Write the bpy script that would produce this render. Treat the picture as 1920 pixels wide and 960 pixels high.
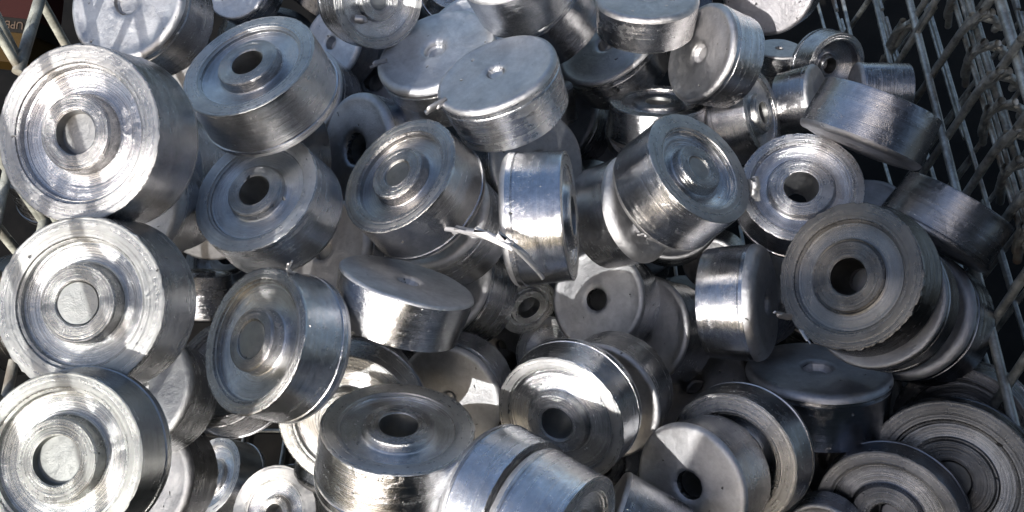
import bpy, math, random
from mathutils import Vector, Matrix, Quaternion
from mathutils.noise import noise as pnoise
for o in list(bpy.data.objects): bpy.data.objects.remove(o)
scene = bpy.context.scene

# ---------------------------------------------------------------- camera
cam_data = bpy.data.cameras.new('camera'); cam = bpy.data.objects.new('camera', cam_data)
scene.collection.objects.link(cam); scene.camera = cam
cam_data.sensor_width = 36.0; cam_data.lens = 28.125
cam_data.clip_start = 0.02; cam_data.clip_end = 200
cam.location = (0, -.42, 1.02); cam.rotation_euler = (math.radians(90-57), 0, 0)

# ---------------------------------------------------------------- sky and sun
SUN = Vector((-.38, -.75, .54)).normalized()
elev = math.asin(SUN.z); rot = math.atan2(SUN.x, SUN.y)
world = bpy.data.worlds.new('World'); scene.world = world; world.use_nodes = True
nt = world.node_tree; bg = nt.nodes['Background']
sky = nt.nodes.new('ShaderNodeTexSky'); sky.sky_type = 'NISHITA'; sky.sun_disc = False
sky.sun_elevation = elev; sky.sun_rotation = rot; sky.air_density = 1.0; sky.dust_density = 3.0; sky.ozone_density = 1.0
nt.links.new(sky.outputs[0], bg.inputs[0]); bg.inputs[1].default_value = .145
sd = bpy.data.lights.new('sun', 'SUN'); sd.energy = 3.5; sd.angle = math.radians(.5); sd.color = (1, .965, .92)
sun = bpy.data.objects.new('sun', sd); scene.collection.objects.link(sun)
sun.rotation_euler = SUN.to_track_quat('Z', 'Y').to_euler(); sun.location = SUN*5
scene.view_settings.view_transform = 'Standard'; scene.view_settings.look = 'None'
scene.view_settings.exposure = 0.58; scene.view_settings.gamma = 1.0; scene.view_settings.use_curve_mapping = False
scene.cycles.max_bounces = 10; scene.cycles.glossy_bounces = 6; scene.cycles.caustics_reflective = False
scene.cycles.sample_clamp_indirect = 4.0

# ---------------------------------------------------------------- helpers
def link(o): scene.collection.objects.link(o); return o
def tag(o, label=None, cat=None, group=None, kind=None):
    if label: o['label'] = label
    if cat: o['category'] = cat
    if group: o['group'] = group
    if kind: o['kind'] = kind
    return o
def mesh_obj(name, verts, faces, mat, parent=None, smooth=True, sharp=32):
    me = bpy.data.meshes.new(name); me.from_pydata(verts, [], faces); me.update()
    if smooth:
        me.shade_smooth(); me.set_sharp_from_angle(angle=math.radians(sharp))
    me.materials.append(mat)
    o = link(bpy.data.objects.new(name, me))
    if parent is not None: o.parent = parent
    return o
def empty(name, loc=(0,0,0)):
    o = link(bpy.data.objects.new(name, None)); o.location = loc; o.empty_display_size = .02; return o

class N:
    """tiny node-graph helper"""
    def __init__(s, name):
        s.m = bpy.data.materials.new(name); s.m.use_nodes = True; s.t = s.m.node_tree
        s.b = s.t.nodes['Principled BSDF']
    def n(s, kind, **kw):
        x = s.t.nodes.new(kind)
        for k, v in kw.items():
            if k.startswith('i_'):
                key = k[2:]; key = int(key) if key.isdigit() else key.replace('_', ' ')
                if isinstance(v, bpy.types.NodeSocket): s.t.links.new(v, x.inputs[key])
                else: x.inputs[key].default_value = v
            else: setattr(x, k, v)
        return x
    def math(s, op, a, b=0.0, c=None):
        kw = dict(i_0=a, i_1=b)
        if c is not None: kw['i_2'] = c
        return s.n('ShaderNodeMath', operation=op, **kw).outputs[0]
    def link(s, a, b): s.t.links.new(a, b)
    def ramp(s, fac, stops):
        r = s.n('ShaderNodeValToRGB', i_0=fac); e = r.color_ramp.elements
        while len(e) < len(stops): e.new(.5)
        for el, (p, c) in zip(e, stops):
            el.position = p; el.color = (c, c, c, 1) if not isinstance(c, tuple) else (*c, 1)
        return r.outputs[0]

def metal(name, base, rough, rings=None, ring_amt=.5, grain=.3, aniso=0., spots=.3, dark=.55, scratch=.5, scuff=.22):
    """bare cast or turned metal. rings: 'r' lathe rings on a face, 'z' turning marks round the side"""
    g = N(name); co = g.n('ShaderNodeTexCoord').outputs['Object']
    inf = g.n('ShaderNodeObjectInfo'); rnd = inf.outputs['Random']
    off = g.n('ShaderNodeVectorMath', operation='ADD', i_0=co, i_1=g.n('ShaderNodeCombineXYZ', i_0=g.math('MULTIPLY', rnd, 37.), i_1=g.math('MULTIPLY', rnd, 11.)).outputs[0]).outputs[0]
    n_big = g.n('ShaderNodeTexNoise', i_Vector=off, i_Scale=2.6, i_Detail=5., i_Roughness=.6).outputs[0]
    n_mid = g.n('ShaderNodeTexNoise', i_Vector=off, i_Scale=11., i_Detail=6., i_Roughness=.65).outputs[0]
    n_fine = g.n('ShaderNodeTexNoise', i_Vector=off, i_Scale=70., i_Detail=4., i_Roughness=.7).outputs[0]
    sx = g.n('ShaderNodeSeparateXYZ', i_0=co)
    height = g.math('MULTIPLY', n_fine, grain*.5)
    height = g.math('ADD', height, g.math('MULTIPLY', n_mid, grain*.6))
    rough_add = g.math('MULTIPLY', g.math('SUBTRACT', n_mid, .5), .28)
    rough_add = g.math('ADD', rough_add, g.math('MULTIPLY', g.math('SUBTRACT', n_big, .5), .22))
    tone = 1.0
    if rings:
        if rings == 'r':
            r = g.math('SQRT', g.math('ADD', g.math('POWER', sx.outputs[0], 2.), g.math('POWER', sx.outputs[1], 2.)))
        else: r = sx.outputs[2]
        r = g.math('ADD', r, g.math('MULTIPLY', n_big, .012))
        w1 = g.n('ShaderNodeTexNoise', noise_dimensions='1D', i_W=g.math('MULTIPLY', r, 1.), i_Scale=95., i_Detail=3., i_Roughness=.7).outputs[0]
        w2 = g.n('ShaderNodeTexNoise', noise_dimensions='1D', i_W=g.math('ADD', r, g.math('MULTIPLY', rnd, 9.)), i_Scale=16., i_Detail=2.).outputs[0]
        height = g.math('ADD', height, g.math('MULTIPLY', w1, ring_amt))
        height = g.math('ADD', height, g.math('MULTIPLY', w2, ring_amt*.8))
        rough_add = g.math('ADD', rough_add, g.math('MULTIPLY', g.math('SUBTRACT', w2, .5), .3))
        tone = g.math('ADD', .86, g.math('MULTIPLY', w1, .28))
    # scuffed zones: fine broken scratches where castings have knocked together
    sc_m = g.ramp(g.n('ShaderNodeTexNoise', i_Vector=off, i_Scale=1.9, i_Detail=7., i_Roughness=.72, i_Distortion=.6).outputs[0], [(.535, 0.), (.60, 1.)])
    sc_n = g.n('ShaderNodeTexNoise', i_Vector=g.n('ShaderNodeMapping', i_Vector=off, i_Scale=(38., 38., 9.), i_Rotation=(.2, .5, 0)).outputs[0], i_Scale=1., i_Detail=4., i_Roughness=.8).outputs[0]
    height = g.math('ADD', height, g.math('MULTIPLY', g.math('MULTIPLY', sc_m, sc_n), scuff))
    rough_add = g.math('ADD', rough_add, g.math('MULTIPLY', sc_m, .09))
    # dull oxide patches, and small dark inclusions
    patch = g.ramp(g.math('ADD', g.math('MULTIPLY', n_big, .6), g.math('MULTIPLY', n_mid, .4)), [(.36, 0.), (.62, 1.)])
    vor = g.n('ShaderNodeTexVoronoi', i_Vector=g.n('ShaderNodeVectorMath', operation='ADD', i_0=off, i_1=g.n('ShaderNodeVectorMath', operation='SCALE', i_0=g.n('ShaderNodeTexNoise', i_Vector=off, i_Scale=9.).outputs[1], i_Scale=.18).outputs[0]).outputs[0], i_Scale=5.5, i_Randomness=1.)
    pit = g.ramp(vor.outputs['Distance'], [(.07, 1.), (.13, 0.)])
    pitmask = g.math('MULTIPLY', pit, g.math('GREATER_THAN', g.n('ShaderNodeSeparateXYZ', i_0=vor.outputs['Color']).outputs[0], 1.-spots))
    streak = g.n('ShaderNodeTexNoise', i_Vector=g.n('ShaderNodeMapping', i_Vector=off, i_Scale=(3., 90., 7.), i_Rotation=(.4, .2, .7)).outputs[0], i_Scale=1., i_Detail=2.).outputs[0]
    scr = g.ramp(streak, [(.735, 0.), (.76, 1.)])
    height = g.math('SUBTRACT', height, g.math('MULTIPLY', scr, .45*scratch))
    height = g.math('SUBTRACT', height, g.math('MULTIPLY', pitmask, 1.6))
    br = g.n('ShaderNodeMix', data_type='RGBA', i_0=patch, i_6=(base[0]*dark, base[1]*dark, base[2]*dark*1.02, 1), i_7=(*base, 1)).outputs[2]
    br = g.n('ShaderNodeMix', data_type='RGBA', i_0=g.math('MULTIPLY', pitmask, .85), i_6=br, i_7=(.06, .055, .05, 1)).outputs[2]
    val = g.math('MULTIPLY', tone, g.math('ADD', .86, g.math('MULTIPLY', rnd, .2)))
    hsv = g.n('ShaderNodeHueSaturation', i_Color=br, i_Value=val).outputs[0]
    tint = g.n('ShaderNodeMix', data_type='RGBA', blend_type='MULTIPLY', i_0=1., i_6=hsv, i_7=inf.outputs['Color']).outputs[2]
    g.link(tint, g.b.inputs['Base Color'])
    rr = g.math('ADD', rough, rough_add); rr = g.math('ADD', rr, g.math('MULTIPLY', g.math('SUBTRACT', rnd, .5), .12))
    rr = g.math('SUBTRACT', rr, g.math('MULTIPLY', patch, .06))
    rr = g.n('ShaderNodeClamp', i_0=rr, i_1=.1, i_2=.9).outputs[0]
    g.link(rr, g.b.inputs['Roughness'])
    mt = g.math('SUBTRACT', 1., g.math('MULTIPLY', pitmask, .7)); g.link(mt, g.b.inputs['Metallic'])
    if aniso:
        g.b.inputs['Anisotropic'].default_value = aniso; g.b.inputs['Anisotropic Rotation'].default_value = .25
        g.link(g.n('ShaderNodeTangent', direction_type='RADIAL', axis='Z').outputs[0], g.b.inputs['Tangent'])
    bm = g.n('ShaderNodeBump', i_Strength=.8, i_Distance=.0012, i_Height=height)
    g.link(bm.outputs[0], g.b.inputs['Normal'])
    return g.m

ALU = (.66, .665, .68)
M_cast  = metal('cast_metal', ALU, .46, grain=1.0, spots=.30, dark=.68, scratch=.5)
M_side  = metal('drawn_side_metal', (.69,.70,.72), .21, rings='z', ring_amt=.16, grain=.28, aniso=.55, spots=.10, dark=.66)
M_rim   = metal('turned_rim_metal', (.59,.59,.585), .31, rings='r', ring_amt=.5, grain=.5, aniso=.5, spots=.08, dark=.70)
M_dish  = metal('turned_dish_metal', (.72,.73,.74), .17, rings='r', ring_amt=.4, grain=.3, aniso=.5, spots=.12, dark=.72)
M_hub   = metal('turned_hub_metal', (.60,.60,.595), .25, rings='r', ring_amt=.6, grain=.5, aniso=.4, spots=.2, dark=.6)
M_bore  = metal('raw_bore_metal', (.40,.41,.41), .48, grain=.6, spots=.1, dark=.7)
M_flash = metal('torn_flash_metal', (.45,.45,.46), .5, grain=.9, spots=.0, dark=.8)

# ---------------------------------------------------------------- the cast discs
SEG = 168
def lathe(profile, seg, fn):
    """profile [(r,z)], fn(r,z,theta,index)->(r,z); r==0 closes to a point"""
    vs, fs, rows = [], [], []
    for k, (r, z) in enumerate(profile):
        if r == 0: rows.append([len(vs)]); vs.append((0, 0, z)); continue
        row = []
        for s in range(seg):
            th = 2*math.pi*s/seg; rr, zz = fn(r, z, th, k)
            row.append(len(vs)); vs.append((rr*math.cos(th), rr*math.sin(th), zz))
        rows.append(row)
    for a, b in zip(rows, rows[1:]):
        for s in range(seg):
            s2 = (s+1) % seg
            if len(a) == 1 and len(b) == 1: continue
            if len(b) == 1: fs.append((a[s], b[0], a[s2]))
            elif len(a) == 1: fs.append((a[0], b[s], b[s2]))
            else: fs.append((a[s], b[s], b[s2], a[s2]))
    return vs, fs
def fillet(r0, z0, cr, a0, a1, n):
    return [(r0+cr*math.cos(math.radians(a0+(a1-a0)*i/n)), z0+cr*math.sin(math.radians(a0+(a1-a0)*i/n))) for i in range(n+1)]

BACK = 1/.94
def disc(key, kind, loc, nrm, R, t, label, opt):
    rng = random.Random(sum(ord(c)*(i+3) for i, c in enumerate(key)))
    root = empty('metal_disc', loc)
    tag(root, label, 'metal disc', 'cast metal discs heaped in the wire basket')
    n = Vector(nrm).normalized(); q = n.to_track_quat('Z', 'Y') @ Quaternion((0,0,1), rng.uniform(0, 6.28))
    root.rotation_mode = 'QUATERNION'; root.rotation_quaternion = q
    flip = (kind == 'B'); sc = .94 if flip else 1.0
    tt = t/sc
    root.scale = (R, R, R)
    tv = rng.uniform(.9, 1.06); tw = rng.uniform(-.02, .025); tone = opt.get('tone', (tv+tw, tv, tv-tw))  # low tones on right-hand and gap discs carry their shade in the colour
    sd_ = rng.uniform(0, 100); rag = opt.get('rag', rng.choice([.004, .007, .010, .006]))
    chips = [(rng.uniform(0, 6.28), rng.uniform(.02, .06), rng.uniform(.006, .02)) for _ in range(rng.randint(2, 6))]
    def wob(th, z, amp, fr=1.6, s=0):
        return amp*pnoise(Vector((math.cos(th)*fr+sd_+s, math.sin(th)*fr, z*2+s)))
    def place(vs, f=1.0):
        out = []
        for x, y, z in vs:
            if flip: out.append((x*sc, -y*sc, (-z-tt)*sc))
            else: out.append((x, y, z))
        return out
    def add(name, prof, mat, fn, parent=root, sharp=30, label=None):
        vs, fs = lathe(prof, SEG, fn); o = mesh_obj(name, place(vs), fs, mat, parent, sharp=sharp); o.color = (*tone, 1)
        if label: o['label'] = label
        return o
    def edge_d(th):
        d = rag*pnoise(Vector((math.cos(th)*9+sd_, math.sin(th)*9, 3)))*1.2 + rag*.8*pnoise(Vector((math.cos(th)*28+sd_, math.sin(th)*28, 7)))
        for c, w, a in chips:
            dd = abs((th-c+math.pi) % (2*math.pi)-math.pi)
            if dd < w: d -= a*(1-dd/w)
        d += opt.get('teeth', 0)*max(0, pnoise(Vector((math.cos(th)*16+sd_, math.sin(th)*16, 5))))
        return d
    fr = opt.get('fr', rng.uniform(.07, .13))                 # rounding of the cast back edge
    groove = rng.choice([0, 1, 1]); gz = -tt+fr+rng.uniform(.05, .12)
    # --- wall and back
    wall = [(1.0, -.004), (1.003, -.016)]
    zs = [-.05]+[-.05-(tt-fr-.05)*i/9 for i in range(1, 10)]
    for z in zs: wall.append((1.0+(BACK-1.0)*(-z/tt), z))
    if groove:
        rr = lambda z: 1.0+(BACK-1.0)*(-z/tt)
        wall = [p for p in wall if abs(p[1]-gz) > .02]
        wall += [(rr(gz)-.000, gz+.014), (rr(gz)-.012, gz+.004), (rr(gz)-.010, gz-.004), (rr(gz)+.010, gz-.014)]
        wall.sort(key=lambda p: -p[1])
    def fn_wall(r, z, th, k):
        e = edge_d(th) if k < 2 else edge_d(th)*.25*max(0, 1+z*6)
        return r + e + wob(th, z, .012) + wob(th, z*3, .004, 5, 4), z + (wob(th, 0, .006, 2, 9) if k > 2 else 0)
    add('wall', wall, M_side, fn_wall)
    last = wall[-1]
    dr = opt.get('dimple', rng.uniform(.17, .22)); dd = opt.get('ddepth', .28)
    cap = fillet(last[0]-fr, -tt+fr, fr, 0, -90, 7)
    cap = [(last[0], last[1])] + cap[1:]
    lip = rng.choice([0, .012, .02])
    rB = cap[-1][0]
    cap += [(rB-.03, -tt-.0+lip*.3), (rB-.06, -tt+lip), (rB-.2, -tt+lip*1.1), (.6, -tt+lip*.8), (.40, -tt+lip*.6), (dr+.14, -tt+lip*.6), (dr+.07, -tt-.004+lip*.5), (dr+.03, -tt+.012+lip*.5), (dr+.005, -tt+.04)]
    def fn_back(r, z, th, k):
        if k == 0: return fn_wall(r, z, th, 9)
        w = min(1, r)
        zz = z + wob(th, 0, .010, 2, 9)*w + .014*pnoise(Vector((r*math.cos(th)*2.3+sd_, r*math.sin(th)*2.3, 2)))
        return r + wob(th, -tt, .012)*w + (.010*pnoise(Vector((math.cos(th)*4+sd_, math.sin(th)*4, 8))) if r < dr+.1 else 0), zz
    bk = add('back_face', cap, M_cast, fn_back, sharp=40)
    thru = opt.get('thru', 0)
    dim = [(dr+.005, -tt+.04), (dr-.012, -tt+.10), (dr-.02, -tt+dd-.03), (dr-.05, -tt+dd), (dr*.4, -tt+dd+.004), (0, -tt+dd+.01)]
    if thru: dim = [(dr+.005, -tt+.04), (dr-.008, -tt+.10), (dr-.010, -tt+.16)]
    add('dimple', dim, M_hub if dd > .4 else M_cast, fn_back, parent=bk)
    # --- machined front
    def fn_front(r, z, th, k):
        return r + (edge_d(th) if r > .99 else 0) + wob(th, 0, .006), z + .004*pnoise(Vector((r*math.cos(th)*3+sd_, r*math.sin(th)*3, 4)))
    ri = opt.get('ri', rng.uniform(.78, .82)); hr = opt.get('hub', rng.uniform(.41, .46)); hz = opt.get('hz', rng.uniform(-.01, .06))
    dp = opt.get('dish', rng.uniform(.08, .14)); br = opt.get('bore', rng.uniform(.22, .26))
    bd = opt.get('bdepth', rng.choice([.22, .3, tt-.14]))
    rim = [(1.0, -.004), (.992, .002), (.96, .003), (.9, .001), (ri+.02, 0), (ri+.004, -.004), (ri-.004, -.022), (ri-.024, -.030), (ri-.034, -.034)]
    add('rim', rim, M_rim, fn_front)
    h0 = hr+.030; step = rng.uniform(.35, .7); st = -.034-(dp-.034)*step
    dish = [(ri-.034, -.034), (ri-.040, st+.006), (ri-.046, st), (ri-.075, st-.003), (ri-.079, st-.010), (ri-.090, st-.012)]
    ra = ri-.090; rb_ = h0+.05; za = st-.012
    for i in range(1, 9):
        u = i/9; s = math.sin(u*math.pi/2)**1.3
        dish.append((ra+(rb_-ra)*u, za+(-dp-za)*s))
    dish += [(rb_, -dp), (h0+.022, -dp+.002), (h0+.016, -dp+.006), (h0+.002, -dp+.020), (h0, -dp+.030)]
    add('dish', dish, M_dish, fn_front, sharp=24)
    hub = [(h0, -dp+.030), (hr+.012, hz-.026), (hr+.008, hz-.020), (hr-.006, hz-.001), (hr-.014, hz), (hr-.06, hz+.001), (br+.06, hz-.001), (br+.022, hz-.002), (br+.016, hz-.005), (br+.003, hz-.016)]
    hb = add('hub', hub, M_hub, fn_front, sharp=24)
    bore = [(br+.003, hz-.016), (br, hz-.04), (br-.004, -bd+.008), (br-.012, -bd), (br*.5, -bd+.002), (0, -bd+.003)]
    if thru: bore = [(br+.003, hz-.016), (br, hz-.04), (br-.004, -tt*.4), (dr-.010, -tt+.16)]
    add('bore', bore, M_bore, fn_front, parent=hb)
    return root

def ribbon(name, pts, w, th, mat, parent, twist=0., jag=.12, seed=1, label=None):
    """torn strip of flash through world points pts; w half-width, th half-thickness"""
    rng = random.Random(seed); P = [Vector(p) for p in pts]; vs, fs = [], []
    dense = []
    for i in range(len(P)-1):
        p0 = P[max(0, i-1)]; p1 = P[i]; p2 = P[i+1]; p3 = P[min(len(P)-1, i+2)]
        for k in range(8):
            u = k/8
            dense.append(.5*((2*p1)+(p2-p0)*u+(2*p0-5*p1+4*p2-p3)*u*u+(3*p1-3*p2+p0-p3)*u**3))
    dense.append(P[-1]); view = (cam.location-P[0]).normalized(); n_ = len(dense)
    for i, p in enumerate(dense):
        d = (dense[min(i+1, n_-1)]-dense[max(i-1, 0)]).normalized()
        side = d.cross(view).normalized(); up = side.cross(d).normalized()
        a = twist*i/n_; s2 = side*math.cos(a)+up*math.sin(a); u2 = d.cross(s2)
        f = w*(1-jag*rng.random())*(.35+.65*math.sin(math.pi*min(max(i/(n_-1), .08), .92)))
        for c in range(8):
            an = 2*math.pi*c/8; vs.append(p+s2*f*math.cos(an)+u2*th*math.sin(an)*(1+.5*rng.random()))
    for i in range(n_-1):
        for c in range(8):
            fs.append((i*8+c, i*8+(c+1) % 8, (i+1)*8+(c+1) % 8, (i+1)*8+c))
    fs.append(tuple(range(7, -1, -1))); fs.append(tuple((n_-1)*8+c for c in range(8)))
    o = mesh_obj(name, [tuple(v) for v in vs], fs, mat, sharp=50)
    if parent is not None:
        o.parent = parent; bpy.context.view_layer.update(); o.matrix_parent_inverse = parent.matrix_world.inverted()
    if label: o['label'] = label
    return o

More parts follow.
